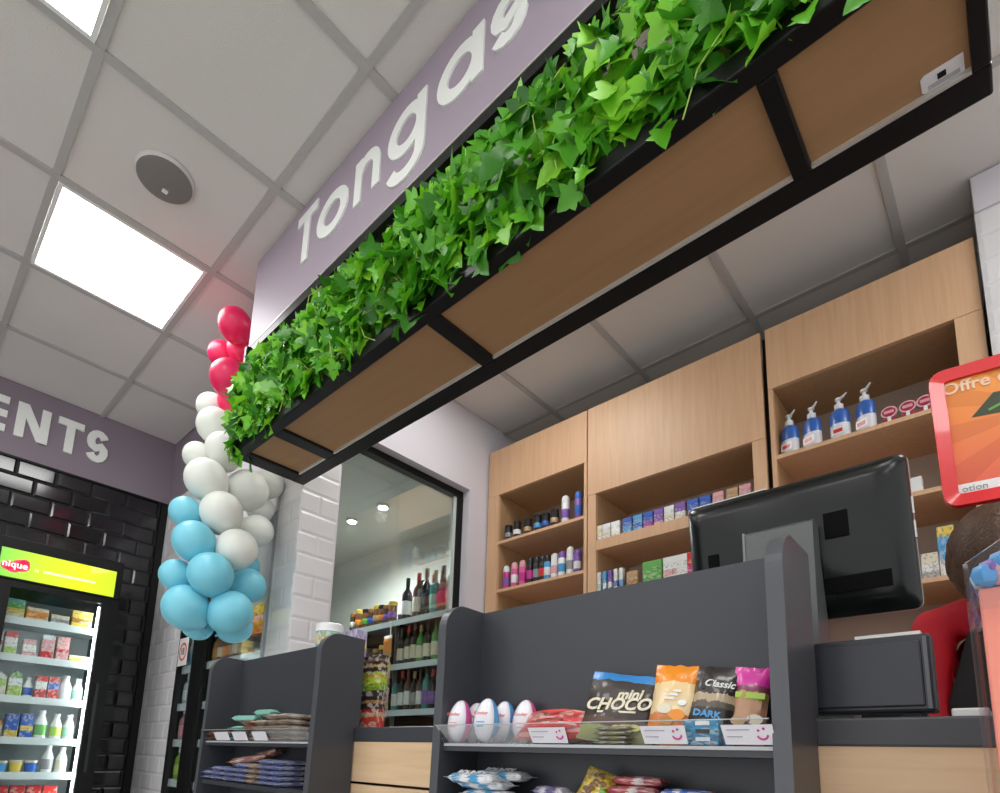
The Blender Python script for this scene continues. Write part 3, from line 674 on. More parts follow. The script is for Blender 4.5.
frow(Z[4], [(.40, .07, .07, 't', pm('brown'), 'brown dessert tub'), (.465, .06, .07, 't', pm('amber'), 'amber dessert tub'), (.53, .06, .06, 't', pm('sky'), 'sky blue yogurt tub'), (.595, .06, .065, 't', pm('yellow'), 'yellow yogurt tub'), (.66, .06, .065, 't', pm('blue'), 'dark blue yogurt tub'), (.73, .055, .15, 'b', pm('grey'), 'white bottle with grey label'), (.795, .055, .14, 'b', pm('cream'), 'white bottle with cream label')], 'fifth')
frow(Z[5], [(.40+.072*i, .062, .13, 'c', three('red', ('white', 'amber', 'orange')[i % 3], 'red', .4, .65), 'red %s juice carton' % ('and white', 'and amber', 'and orange')[i % 3]) for i in range(6)], 'sixth')

# ------------------------------------------------------------------ drink coolers on the north wall
def cooler(x0, x1, label, header=None, doors=()):
    t = thing('drinks_cooler', ((x0+x1)/2, NY+.25, 0), label, 'cooler')
    yf = NY-.012; zt = 2.08; yb = NY+.29
    MB().box(x0, x0+.03, yf+.03, yb, .02, zt).build('side_panel', m_black, t); MB().box(x1-.03, x1, yf+.03, yb, .02, zt).build('side_panel', m_black, t)
    MB().box(x0+.03, x1-.03, yb-.03, yb, .02, zt).build('back_panel', mat('cooler_liner', (.30, .34, .34), .5), t)
    MB().box(x0+.03, x1-.03, yf+.03, yb-.03, zt-.06, zt).build('top_panel', m_black, t); MB().box(x0+.03, x1-.03, yf+.03, yb-.03, .02, .2).build('base', m_black, t)
    return t, yf, zt, yb
ca, yf, zt, yb = cooler(-3.738, -3.385, 'narrow black drinks cooler with an age limit card on its glass')
d_ = MB().box(-3.738, -3.705, yf, yf+.028, .1, 2.08).build('door', m_black, ca)
MB().box(-3.505, -3.385, yf, yf+.028, .1, 2.08).build('door_stile', m_black, d_); MB().box(-3.705, -3.505, yf, yf+.028, 1.98, 2.08).build('door_rail', m_black, d_); MB().box(-3.705, -3.505, yf, yf+.028, .1, .2).build('door_rail', m_black, d_)
MB().box(-3.705, -3.505, yf+.01, yf+.016, .2, 1.98).build('door_glass', m_gfr, d_)
cz = P(183, 652, Y=yf); card = MB().box(cz.x-.06, cz.x+.075, yf-.003, yf, cz.z-.085, cz.z+.085).build('age_limit_card', pm('white'), d_)
fnc = lambda u, v, w: (cz.x+.008+u, yf-.003-w, cz.z+v)
MB().strip(circ(0, 0, .05, .05, 24), .012, fnc, 0, .0012, True).build('red_ring', pm('red'), card)
text_obj('18', .062, pm('black'), parent=card, loc=Vector((cz.x-.03, yf-.0042, cz.z-.0))-world_loc(card))
cb, yf, zt, yb = cooler(-3.383, -2.635, 'wide drinks cooler with an orange printed strip beside the white tiled pier')
d_ = MB().box(-3.383, -3.33, yf, yf+.028, .1, 2.08).build('door', m_black, cb)
MB().box(-2.648, -2.635, yf, yf+.028, .1, 2.08).build('door_stile', mat('grey_enamel', (.4, .42, .42), .4), d_); MB().box(-3.33, -2.648, yf, yf+.028, 1.62, 2.08).build('door_rail', mat('grey_enamel', (.4, .42, .42), .4), d_); MB().box(-3.33, -2.665, yf, yf+.028, .1, .2).build('door_rail', m_black, d_)
og = bands('orange_print', [(0, (.75, .2, .02)), (.3, (.85, .3, .03)), (.42, (.8, .35, .4)), (.62, (.7, .12, .1)), (.7, (.85, .5, .03)), (1, (.85, .55, .1))], 'Z', blotch=.12)
z1_ = P(262, 604, Y=yf).z; z0_ = P(262, 632, Y=yf).z
MB().box(-2.80, -2.650, yf-.004, yf+.004, z0_, z1_).build('orange_strip', og, d_)
MB().box(-3.33, -2.648, yf+.01, yf+.016, .2, 1.62).build('door_glass', m_gfr, d_)
for t, a, b2 in ((ca, -3.70, -3.45), (cb, -3.35, -2.68)):
    MB().box(b2+.002, b2+.012, NY+.016, NY+.030, .3, 1.95).build('light_strip', mat('cooler_fill_glow', (.95, 1, 1), .5, emit=9), t)  # hidden glowing strip added to brighten the bottles in each cooler
    for z in (1.385, 1.16, .95, .72):
        s_ = MB().box(a, b2, NY+.014, yb-.03, z-.012, z).build('shelf', m_shelf, t); MB().box(a, b2, NY+.009, NY+.0135, z-.04, z+.003).build('price_rail', m_shelf, s_)
LQ = ['amber', 'green', 'brown', 'black', 'rose', 'teal', 'tan', 'yellow']
mg = {n: mat('bottle_glass_'+n, tuple(c*.7 for c in PAL[n]), .12, coat=.5) for n in ('amber', 'green', 'brown', 'black', 'teal', 'rose', 'yellow', 'blue', 'white', 'lime')}
for z, cs in ((1.385, ('sky', 'sky')), (1.16, ('white', 'sky', 'white')), (.95, ('rose', 'pink')), (.72, ('lime', 'yellow'))):
    for i, c in enumerate(cs):
        wine(Vector((-3.672+.062*i, NY+.048, z)), .19, .026, mg['white'] if c in ('white', 'sky') else mg['rose'] if c in ('rose', 'pink') else mg['lime'], pm(c), pm('white'), '%s labelled bottle inside the narrow drinks cooler' % c, 'bottles in the narrow drinks cooler')
for z, cs in ((1.385, 'amber cream orange tan cream tan brown black black grey'.split()), (1.16, 'black black rose grey white grey'.split()), (.95, 'lime yellow lime green lime yellow'.split()), (.72, 'lime green yellow lime'.split())):
    for i, c in enumerate(cs):
        wine(Vector((-3.30+.064*i, NY+.048, z)), .17 if z > 1.3 else .2, .026, mg[{'amber': 'amber', 'lime': 'lime', 'yellow': 'yellow', 'rose': 'rose', 'green': 'green'}.get(c, 'brown')], pm(c), pm('black'), '%s labelled bottle inside the wide drinks cooler' % c, 'bottles in the wide drinks cooler')

# ------------------------------------------------------------------ beech wall cabinets
CTOP = 2.866; CYB = 2.915
def cabinet(x0, x1, label, ol, orr, zf, shelves, sth, name='wall_cabinet'):
    """x0..x1 outer, opening ol..orr below the fascia bottom zf, shelf tops, shelf thickness"""
    t = thing(name, ((x0+x1)/2, (CABY+CYB)/2, 0), label, 'cabinet', 'beech shelf cabinets behind the counter')
    z0 = .1
    MB().box(x0, ol, CABY+.001, CABY+.022, z0, zf).build('front_stile', m_beech, t); MB().box(orr, x1, CABY+.001, CABY+.022, z0, zf).build('front_stile', m_beech, t)
    MB().bbox(x0, x1, CABY-.002, CABY+.020, zf, CTOP, .0015).build('fascia_door', m_beech, t)
    MB().box(ol-.018, ol, CABY+.022, CYB-.01, z0, CTOP-.02).build('side_panel', m_beech_shade, t); MB().box(orr, orr+.018, CABY+.022, CYB-.01, z0, CTOP-.02).build('side_panel', m_beech_shade, t)
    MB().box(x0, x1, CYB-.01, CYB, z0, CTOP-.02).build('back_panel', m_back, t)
    MB().box(ol, orr, CABY+.022, CYB-.01, zf+.002, zf+.018).build('top_panel', m_beech_shade, t)
    for z in shelves:
        MB().box(ol, orr, CABY+.004, CYB-.01, z-sth, z).build('shelf', m_beech, t)
    return t
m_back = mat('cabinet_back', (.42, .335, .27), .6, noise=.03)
cabinet(XW+.015, -1.645, 'narrow beech cabinet beside the window with spray cans on its shelves', -2.297, -1.664, 2.552, (2.243, 1.93, 1.62, 1.3), .018)
cabinet(-1.638, -.722, 'wide beech cabinet with a tall door and packets on thick shelves', -1.588, -.778, 2.345, (2.079, 1.78, 1.45), .057)
cabinet(-.700, .024, 'beech cabinet beside the tiled pier with blue pump bottles on its shelf', -.682, -.055, 2.566, (2.246, 1.936, 1.60, 1.3), .018)
MB().box(-.7215, -.7005, CABY+.03, CABY+.034, .1, CTOP-.02).build('gap_shade', m_black)  # black strip set back to stand for the shade in the cabinet gap
tag(bpy.data.objects['gap_shade'], 'thin black strip added for the shade in the gap between wide and pump bottle cabinets', 'strip')
# shelf of the narrow cabinet: jars and cans
py = CABY+.05
def cx_at(px, z): return P(px, P_y(px, z), Y=py).x
def P_y(px, z):                              # photo row of height z at the shelf plane
    lo, hi = 0, 793
    for _ in range(30):
        m_ = (lo+hi)/2
        if P(px, m_, Y=py).z > z: lo = m_
        else: hi = m_
    return lo
for i, px in enumerate((508.5, 517, 527.6, 537.7, 545.8, 554.5)):
    tin(Vector((cx_at(px, 2.25), py, 2.243)), .105+.008*(i % 2), .025, pm('black'), mat('black_lid', (.01, .01, .01), .3), pm(('grey', 'white', 'tan', 'sky', 'blue', 'tan')[i]), 'black cosmetic jar with %s label on the upper cabinet shelf' % ('grey', 'white', 'tan', 'sky blue', 'blue', 'light tan')[i], 'black jars on the upper cabinet shelf')
spray(Vector((cx_at(565.5, 2.25), py, 2.243)), .175, .024, pm('white'), pm('white'), pm('purple'), 'tall white spray can beside the blue can on the upper shelf', 'spray cans of the narrow cabinet')
spray(Vector((cx_at(578.5, 2.25), py, 2.243)), .175, .022, pm('purple'), pm('blue'), pm('blue'), 'violet blue spray can at the end of the upper shelf', 'spray cans of the narrow cabinet')
for i, (px, h, b_, c_, l_, ds) in enumerate(((506.4, .155, 'magenta', 'white', 'purple', 'dark plum spray can with white cap'), (514.5, .165, 'pink', 'rose', 'white', 'pink spray can with rose cap'), (522.5, .165, 'pink', 'rose', 'magenta', 'pink spray can with magenta label'), (530, .17, 'black', 'black', 'magenta', 'black spray can with magenta label'), (536.6, .165, 'black', 'black', 'grey', 'black spray can with grey label'), (542.5, .16, 'black', 'black', 'red', 'black spray can with red label'), (547.5, .155, 'sky', 'black', 'white', 'blue spray can with black cap'), (554.6, .155, 'white', 'white', 'rose', 'white spray can with rose label'), (562, .155, 'white', 'purple', 'sky', 'white spray can with violet cap'), (570.3, .17, 'white', 'white', 'grey', 'tall white spray can with grey label'), (577.5, .14, 'purple', 'purple', 'white', 'violet spray can with white label'))):
    spray(Vector((cx_at(px, 1.94), py, 1.93)), h, .0225, pm(b_), pm(c_), pm(l_), ds+' on the lower cabinet shelf', 'spray cans of the narrow cabinet')
# wide cabinet: flip-top packets
def packet(x, z, w, h, n1, n2, n3, lb, d=.024):
    t = thing('cigarette_packet', (x, CABY+.028, z), lb, 'packet', 'packets on the wide cabinet shelves')
    MB().bbox(-w/2, w/2, -d/2, d/2, 0, h*.72, .0015).build('box', three(n1, n2, n3, .3, .65, .12), t, local=True)
    MB().bbox(-w/2, w/2, -d/2, d/2, h*.725, h, .0015).build('flip_lid', pm(n3), t, local=True); return t
row = [(599, 'white', 'cream', 'cream', 'cream'), (607.5, 'white', 'cream', 'white', 'white and cream'), (616.5, 'cream', 'white', 'white', 'white'), (628, 'sky', 'sky', 'blue', 'bright blue'), (638.5, 'sky', 'blue', 'sky', 'bright blue and navy'), (649, 'magenta', 'purple', 'blue', 'violet'), (659.5, 'rose', 'purple', 'purple', 'rose and violet'), (670, 'white', 'cream', 'white', 'white'), (681, 'cream', 'white', 'purple', 'white and violet'), (694, 'orange', 'blue', 'blue', 'blue and orange'), (706, 'orange', 'sky', 'blue', 'blue with orange foot'), (719, 'tan', 'rose', 'rose', 'rose and tan'), (733, 'brown', 'amber', 'tan', 'brown'), (746, 'rose', 'tan', 'rose', 'pale rose')]
py = CABY+.028
for px, a, b_, c_, ds in row:
    packet(cx_at(px, 2.12), 2.079, .05, .084, a, b_, c_, '%s cigarette packet in the row on the thick upper shelf%s' % (ds, ' next to the violet ones' if px == 670 else ''))
for px, w, h, a, b_, c_, ds in ((600, .02, .12, 'white', 'mint', 'white', 'slim white and mint'), (605.5, .02, .12, 'blue', 'white', 'sky', 'slim blue and white'), (611, .02, .12, 'purple', 'white', 'purple', 'slim violet and white'), (616.5, .02, .12, 'white', 'blue', 'white', 'slim white with blue band'), (622, .02, .12, 'purple', 'sky', 'white', 'slim violet and sky blue'), (633, .06, .09, 'tan', 'amber', 'tan', 'tan'), (653, .10, .12, 'green', 'green', 'green', 'wide dark green'), (671, .07, .12, 'white', 'rose', 'white', 'white and rose'), (683, .055, .12, 'white', 'white', 'white', 'plain white'), (694, .06, .12, 'red', 'magenta', 'red', 'red'), (712, .06, .1, 'white', 'sky', 'white', 'white and sky blue')):
    packet(cx_at(px, 1.85), 1.78, w, h, a, b_, c_, '%s packet on the lower thick shelf above the snack unit' % ds)
# pump bottles and small displays in the right cabinet
py = CABY+.06
def pump(x, lb):
    t = thing('pump_bottle', (x, py, 2.246), lb, 'bottle', 'blue pump bottles on the cabinet shelf', rz=random.uniform(-.5, .1))
    bl = bands('pump_blue', [(0, (.02, .10, .30)), (.1, (.75, .75, .80)), (.45, (.75, .75, .80)), (.5, (.03, .13, .48)), (1, (.02, .10, .42))], 'Z', blotch=.03)
    MB().lathe([(0, 0), (.030, 0), (.033, .004), (.033, .105), (.028, .122), (.014, .130), (.014, .134)], 18, sy=.75).build('body', bl, t, True, True)
    c_ = MB().lathe([(.015, .130), (.0155, .131), (.0155, .150), (.008, .152), (.006, .153), (.006, .168), (.011, .169), (.011, .177), (0, .178)], 14).build('pump_head', mat('pump_white', (.72, .74, .76), .35), t, True, True)
    MB().tube([(0, 0, .173), (.018, -.006, .176), (.032, -.012, .182)], [.006, .005, .003], 6).build('spout', mat('pump_white', (.72, .74, .76)), c_, local=True)
    t.scale = (1.12, 1.12, 1.12)
    lbx = MB().box(-.022, .022, -.0262, -.0252, .022, .052).build('label', pm('white'), t, local=True)
    MB().box(-.016, .014, -.0268, -.0262, .030, .044).build('label_print', pm('red'), lbx, local=True)
for i, px in enumerate((790.5, 813, 840.5, 866.5)): pump(cx_at(px, 2.3), 'blue pump bottle with white label and %s' % ('nothing between it and the cabinet side', 'one pump bottle on its outer side', 'two pump bottles on its outer side', 'a red round badge display beside it')[i])
def badge(x, i):
    t = thing('badge_display', (x, py-.01, 2.246), ('small red pack with round badge standing next to the pump bottles', 'small red pack with round badge between two alike ones', 'small red pack with round badge half hidden by the red poster frame')[i], 'badge', 'red badge displays on the shelf')
    MB().bbox(-.022, .022, -.012, .012, 0, .03, .002).build('pack', mat('badge_red', (.38, .015, .05)), t, local=True)
    MB().box(-.006, .006, -.0145, -.0125, 0, .035).build('foot', pm('white'), t, local=True)
    f_ = lambda u, v, w: (u, w, .058+v)
    r_ = MB().prism(circ(0, 0, .027, .024, 22), f_, -.008, -.002).build('badge_rim', mat('badge_pink', (.75, .45, .5), .4), t, local=True)
    MB().prism(circ(0, 0, .022, .018, 22), f_, -.0095, -.008).build('badge_face', mat('badge_red', (.38, .015, .05), .4), r_, local=True)
    MB().box(-.016, .016, -.0102, -.0095, .052, .064).build('badge_print', pm('rose'), r_, local=True)
for i, px in enumerate((890, 908.5, 926)): badge(cx_at(px, 2.29), i)
carton((cx_at(917.5, 1.97), py, 1.936), .035, .05, .07, pm('white'), 'carton', 'small white carton on the middle shelf beside the monitor edge', 'carton', None)
carton((cx_at(931, 1.65), py, 1.60), .05, .06, .10, three('grey', 'white', 'cream', .3, .6, .3), 'carton', 'pale printed paper pack on the low shelf near the cashier', 'carton', None)
carton((cx_at(948, 1.68), py+.02, 1.60), .05, .05, .20, three('white', 'sky', 'yellow', .35, .8, .1), 'carton', 'blue white and yellow carton behind the cashier head', 'carton', None)

# ------------------------------------------------------------------ wine shelves in the back room
GY = 2.36
def gondola(x0, x1, label):
    t = thing('wine_shelving', ((x0+x1)/2, GY+.22, 0), label, 'shelving', 'dark wine shelving behind the glass')
    MB().box(x0+.02, x1-.02, GY+.40, GY+.42, .02, 2.0).build('back_panel', m_blackpl, t)
    for x in (x0, x1-.02): MB().box(x, x+.02, GY+.05, GY+.42, 0, 1.80).build('side_frame', m_blackpl, t)
    for z in (1.80, 1.497, 1.192, .85):
        s_ = MB().box(x0, x1, GY+.006, GY+.40, z-.012, z).build('shelf', mat('shelf_grey', (.25, .26, .26), .5), t)
        MB().box(x0, x1, GY, GY+.006, z-.035, z+.004).build('price_rail', mat('rail_pale', (.62, .70, .72), .4), s_)
XS = P(392, 622, Y=GY).x
gondola(XS+.003, -2.535, 'dark wine shelving bay with large bottles behind the window'); gondola(-3.54, XS-.003, 'dark shelving bay with small jars next to the wine bay')
def wrow(z, y, lst, h, r, gr, desc, kind='w'):
    for i, (x, c, l_) in enumerate(lst):
        if kind == 'w': wine(Vector((x, y, z)), h*(1+.05*((i*7) % 3-1)), r, mg.get(c, mg['black']), pm(l_), pm(('black', 'brown', 'black', 'red', 'tan')[(i*3) % 5]), '%s bottle with %s label %s' % (c, l_, desc), gr)
        else: tin(Vector((x, y, z)), h*(1+.06*((i*5) % 3-1)), r, mg.get(c, pm('brown')), pm(('amber', 'yellow', 'black')[i % 3]), pm(l_), '%s jar with %s lid and label %s' % (l_, ('amber', 'yellow', 'black')[i % 3], desc), gr)
rx = [XS+.05+.082*i for i in range(6)]
x_of = lambda px, y: P(px, 640, Y=y).x
wrow(1.80, GY+.06, [(x_of(p_, GY+.06), c, l_) for p_, c, l_ in ((405, 'black', 'white'), (416, 'brown', 'cream'), (424, 'black', 'black'), (433, 'teal', 'mint'), (441, 'brown', 'red'), (449, 'brown', 'red'), (456, 'amber', 'tan'))], .32, .036, 'spirit bottles on the top wine shelf', 'on the top wine shelf')
wrow(1.80, GY+.17, [(x_of(p_, GY+.17), c, l_) for p_, c, l_ in ((420, 'amber', 'tan'), (431, 'blue', 'sky'), (440, 'black', 'white'), (449, 'brown', 'orange'))], .33, .036, 'spirit bottles on the top wine shelf', 'in the back row of the top wine shelf')
wrow(1.497, GY+.06, [(x_of(p_, GY+.06), c, 'cream') for p_, c in ((402, 'black'), (409, 'black'), (415, 'black'), (421, 'green'), (428, 'black'), (436, 'green'))], .27, .030, 'wine bottles on the middle wine shelf', 'on the middle wine shelf')
wrow(1.192, GY+.06, [(x_of(p_, GY+.06), c, l_) for p_, c, l_ in ((399, 'teal', 'white'), (405, 'black', 'white'), (411, 'brown', 'white'), (417, 'black', 'grey'), (423, 'brown', 'white'), (429, 'teal', 'purple'), (435, 'black', 'purple'))], .27, .029, 'wine bottles on the low wine shelf', 'on the low wine shelf')
wrow(1.80, GY+.05, [(x_of(p_, GY+.05), 'brown', l_) for p_, l_ in ((353, 'white'), (358, 'orange'), (365, 'green'), (371, 'blue'), (376, 'tan'), (381, 'orange'), (386, 'purple'), (391, 'purple'))], .15, .032, 'jars on the top small shelf', 'on the top shelf of the jar bay', 'j')
wrow(1.497, GY+.05, [(x_of(p_, GY+.05), 'brown', l_) for p_, l_ in ((360, 'grey'), (366, 'green'), (372, 'tan'), (378, 'amber'), (384, 'rose'))], .15, .032, 'jars on the middle small shelf', 'on the middle shelf of the jar bay', 'j')
# clip strip with snack packets hanging from the top wine shelf
cxp = P(390, 630, Y=GY-.02)
MB().box(cxp.x-.006, cxp.x+.006, GY-.014, GY-.012, 1.15, 1.80).build('clip_strip', pm('white')); tag(bpy.data.objects['clip_strip'], 'thin pale clip strip hanging from the wine shelf rail', 'strip')
for i, (z, c, ds) in enumerate(((1.545, three('tan', 'orange', 'white', .2, .85, .05), 'orange'), (1.36, three('tan', 'cream', 'yellow', .3, .7, .1), 'pale yellow'), (1.19, three('tan', 'rose', 'cream', .4, .7, .1), 'tan'))):
    bag(Vector((cxp.x, GY-.032, z)), .085, .15, .03, c, 'snack_packet', '%s snack packet clipped to the hanging strip' % ds, 'packet', 'packets on the clip strip', seed=30+i)

# ------------------------------------------------------------------ counter
wt = MB().bbox(-1.95, 1.5, UB, 1.45, .931, CT, .003).build('counter_worktop', m_char); tag(wt, 'long charcoal worktop running behind the snack display units', 'worktop')
ct = thing('sales_counter', (-.3, 1.1, 0), 'sales counter with pale wood front boards under the charcoal worktop', 'counter')
MB().box(-1.93, 1.48, UB+.02, UB+.04, .05, .93).build('carcass_front', m_black, ct); MB().box(-1.93, -1.91, UB+.04, 1.42, .05, .93).build('side_panel', m_char, ct); MB().box(1.46, 1.48, UB+.04, 1.42, .05, .93).build('side_panel', m_char, ct)
zs = P(338, 781.5, Y=UB+.002).z; zq = P(342, 740.5, Y=UB+.002).z
for a, b2 in ((-1.215, -.775), (-.215, 1.45)):
    zz = zq
    for k in range(5):
        z2 = zz-(zq-zs); z2 = max(z2, .06)
        if a > -.5: z2 = max(zz-.40, .06)
        MB().bbox(a, b2, UB+.002, UB+.02, z2+.004, zz-.002, .0015).build('front_board', m_beech_x, ct); zz = z2
        if z2 <= .06: break
# snack display units
def unit(x0, x1, label):
    t = thing('snack_display_unit', ((x0+x1)/2, UF+.06, 0), label, 'display unit', 'charcoal snack display units')
    prof = [(UF-.014, .02), (UF-.010, .6), (UF, 1.06)]
    prof += [(UF+.052-.052*math.cos(math.radians(a)), 1.138+.052*math.sin(math.radians(a))) for a in range(0, 91, 10)]
    prof += [(UB+.012, 1.188), (UB+.012, CT+.0015), (UB-.002, CT+.0015), (UB-.002, .02)]
    for x in (x0, x1-.019):
        MB().prism(prof, lambda u, v, w: (w, u, v), x, x+.019).build('side_panel', m_char, t)
        MB().strip([(prof[i][0]-.0006, prof[i][1]) for i in range(0, 12)], .0016, lambda u, v, w: (w, u, v), x-.0004, x+.0194).build('edge_band', mat('edge_band', (.075, .079, .088), .3), t)
    MB().box(x0+.019, x1-.019, UB-.013, UB-.002, .02, 1.187).build('back_panel', m_char, t)
    for z in (.925, .812, .5): MB().box(x0+.019, x1-.019, UF+.006, UB-.013, z-.012, z).build('shelf', m_char, t)
    MB().box(x0+.019, x1-.019, UF+.01, UF+.022, .02, .1).build('kick_board', m_char, t)
    # clear tray lip on the upper shelf
    l_ = MB().add([(x0+.022, UF+.004, .926), (x1-.022, UF+.004, .926), (x1-.021, UF-.010, .957), (x0+.012, UF-.010, .957)]+[(x0+.022, UF+.0065, .926), (x1-.022, UF+.0065, .926), (x1-.021, UF-.0075, .957), (x0+.012, UF-.0075, .957)], [(0, 1, 2, 3), (4, 7, 6, 5), (0, 4, 5, 1), (1, 5, 6, 2), (2, 6, 7, 3), (3, 7, 4, 0)])
    tr = l_.build('tray_lip', m_acryl, t)
    MB().box(x0+.022, x1-.022, UF+.004, UF+.0062, .9215, .926).build('lip_edge', mat('acrylic_edge', (.45, .47, .48), .2), tr)
    MB().add([(x0+.012, UF-.0112, .957), (x1-.021, UF-.0112, .957), (x1-.021, UF-.0072, .957), (x0+.012, UF-.0072, .957), (x0+.012, UF-.0112, .9582), (x1-.021, UF-.0112, .9582), (x1-.021, UF-.0072, .9582), (x0+.012, UF-.0072, .9582)], [(0, 1, 2, 3), (4, 7, 6, 5), (0, 4, 5, 1), (1, 5, 6, 2), (2, 6, 7, 3), (3, 7, 4, 0)]).build('lip_edge', mat('acrylic_edge', (.45, .47, .48)), tr)
    return t, tr
u2, lip2 = unit(-.790, -.193, 'charcoal display unit holding surprise eggs and snack bags beside the monitor')
u1, lip1 = unit(-1.846, -1.200, 'charcoal display unit holding piled candy packs in front of the white tiled pier')
SH = .926
m_tag = mat('price_card', (.72, .72, .76), .4); m_tagp = pm('magenta')
def price_tag(par, x0, x1, mark=True):
    ya = lambda z: UF+.004-(z-.926)*.014/.031-.0012
    f_ = lambda u, z: (u, ya(z), z)
    sl = (x1-x0)*.10
    mb = MB().add([f_(x0+sl*.4, .928), f_(x1, .928), f_(x1, .951), f_(x0, .951)]+[(p_[0], p_[1]+.0006, p_[2]) for p_ in (f_(x0+sl*.4, .928), f_(x1, .928), f_(x1, .951), f_(x0, .951))], [(0, 1, 2, 3), (4, 7, 6, 5), (0, 4, 5, 1), (1, 5, 6, 2), (2, 6, 7, 3), (3, 7, 4, 0)])
    o = mb.build('price_tag', m_tag, par)
    if mark:
        c0 = x1-.012; w0 = world_loc(o)
        fm = lambda u, v, w: (c0+u, ya(.94+v)-.0006-w, .94+v)
        MB().strip(circ(0, 0, .006, .006, 12, math.radians(200), math.radians(350), True), .0022, fm, 0, .0005).build('smile_mark', m_tagp, par)
        for dx, dz in ((-.004, .004), (.002, .006)): MB().prism(circ(dx, dz, .0016, .0016, 8), fm, 0, .0005).build('smile_mark', m_tagp, par)
        for k in range(2): MB().box(x0+.006, x0+.006+(x1-x0)*(.45-.15*k), ya(.945-k*.008)-.0012, ya(.945-k*.008)-.0002, .9445-k*.008, .9455-k*.008).build('price_line', mat('tag_print', (.3, .28, .4), .6), par)
    return o
tp = lambda px: P(px, 740, Y=UF-.004).x
price_tag(lip2, tp(529), tp(566)); price_tag(lip2, tp(641), tp(686)); price_tag(lip2, tp(722), tp(774))
for a in (214, 232, 252): price_tag(lip1, tp(a), tp(a+14), False)
# surprise eggs
def egg(px, y, col, ds, rz=0):
    x = P(px, 722, Y=y).x
    t = thing('surprise_egg', (x, y, SH), ds, 'egg', 'white surprise eggs in the clear tray', rz=rz); t.scale = (1.2, 1.2, 1.17)
    prof = lambda k: [(k*.0200*math.sin(a)*(1-.22*(1-math.cos(a))/2*.9), .0355-.033*math.cos(a)+(.002 if k < 1 else 0)) for a in [math.pi*i/14 for i in range(15)]]
    tilt = -.12
    sh_ = MB().lathe([(max(r, 0), z) for r, z in prof(1)], 22).build('shell', mat('egg_white', (.80, .80, .84), .25, coat=.4), t, True, True); sh_.rotation_euler = (tilt, 0, 0)
    bk_ = MB(); n = 0
    pr = [(r*1.025+.0003, z) for r, z in prof(1)]
    k = len(pr); vs = []; fs = []
    for i in range(12):
        a = math.radians(-24+i*(228/11))
        for r, z in pr: vs.append((r*math.cos(a), r*math.sin(a), .0355+(z-.0355)*1.02))
    for i in range(11):
        for q in range(k-1): fs.append((i*k+q, (i+1)*k+q, (i+1)*k+q+1, i*k+q+1))
    b_ = bk_.add(vs, fs).build('back_half', mat('egg_'+col, PAL[col], .3, coat=.4), t, True, True, fix=False); b_.rotation_euler = (tilt, 0, 0)
    MB().lathe([(0, 0), (.012, 0), (.014, .002), (.012, .006), (0, .006)], 16).build('stand_ring', m_acryl, t, True, True)
    aa = .42-rz; rr_ = .0208
    text_obj('Kinder', .0075, pm('red'), parent=t, loc=(rr_*math.sin(aa), -rr_*math.cos(aa)+.001, .044), rot=(math.pi/2-.1, 0, aa), ax='CENTER')
    for q in range(2): MB().box(-.006+.001*q, .006-.002*q, -.0212, -.0206, .030-.006*q, .032-.006*q).build('text_print', pm(col if col == 'sky' else 'rose'), t, local=True).rotation_euler = (0, 0, aa)
egg(458, .742, 'pink', 'white and pink surprise egg beside the unit side panel', .15)
egg(474, .790, 'pink', 'white and pink surprise egg half hidden behind two others', .1)
egg(485, .738, 'sky', 'white and blue surprise egg standing close to the tray lip', .2)
egg(502, .788, 'sky', 'white and blue surprise egg at the back of the tray between two pink ones', .1)
egg(523.5, .785, 'pink', 'white and pink surprise egg next to the red bag', .15)
# snack bags on the upper shelf
def pts_bag(pxl, pxr, pyb, y): return (P(pxl, pyb, Y=y).x+P(pxr, pyb, Y=y).x)/2, abs(P(pxr, pyb, Y=y).x-P(pxl, pyb, Y=y).x)
redm = bands('red_bag', [(0, (.55, .03, .03)), (.35, (.62, .05, .05)), (.55, (.35, .02, .02)), (.66, (.7, .08, .07)), (1, (.6, .05, .05))], 'Z', blotch=.2)
x, w = pts_bag(520, 588, 730, .76); o = bag(Vector((x, .752, SH+.008)), w*1.05, .062, .042, redm, 'snack_bag', 'crumpled red snack bag lying between the eggs and the brown bag', 'bag', None, (-.75, 0, .05), 3)
for q in range(3): MB().box(-.026+.004*q, .024-.003*q, -.0218, -.0208, .022+.007*q, .026+.007*q).build('text_print', pm('rose') if q % 2 else pm('brown'), o, local=True)
chm = bands('mini_choco_bag', [(0, (.30, .33, .12)), (.20, (.10, .05, .035)), (.33, (.035, .025, .02)), (.8, (.03, .022, .018)), (.86, (.03, .22, .55)), (1, (.04, .30, .66))], 'Z', blotch=.05)
x, w = pts_bag(585, 650, 735, .775); o = bag(Vector((x, .762, SH+.002)), w*1.05, .114, .028, chm, 'snack_bag', 'dark snack bag with blue top reading mini choco', 'bag', None, (-.30, .16, .18), 4)
text_obj('mini', .022, pm('cream'), parent=o, loc=(.012, -.0140, .076), ax='CENTER', bold=.0006, shear=.3, rot=(math.pi/2, -.12, 0)); text_obj('CHOCO', .026, pm('cream'), parent=o, loc=(-.002, -.0150, .058), ax='CENTER', bold=.0008, shear=.3, rot=(math.pi/2, -.12, 0))
MB().strip([(-.03, .043), (0, .047), (.028, .050)], .003, lambda u, v, w: (u, -.0142-w, v), 0, .0006).build('swoosh', pm('cream'), o, local=True)
for i, (dx, r_) in enumerate(((.018, .012), (.032, .009), (.006, .008), (.024, .007))): MB().prism(circ(dx, .022+.004*(i % 2), r_, r_*.6, 12), lambda u, v, w: (u, -.0143-w, v), 0, .0008).build('wafer_print', mat('wafer_print', (.55, .55, .2), .5), o, local=True)
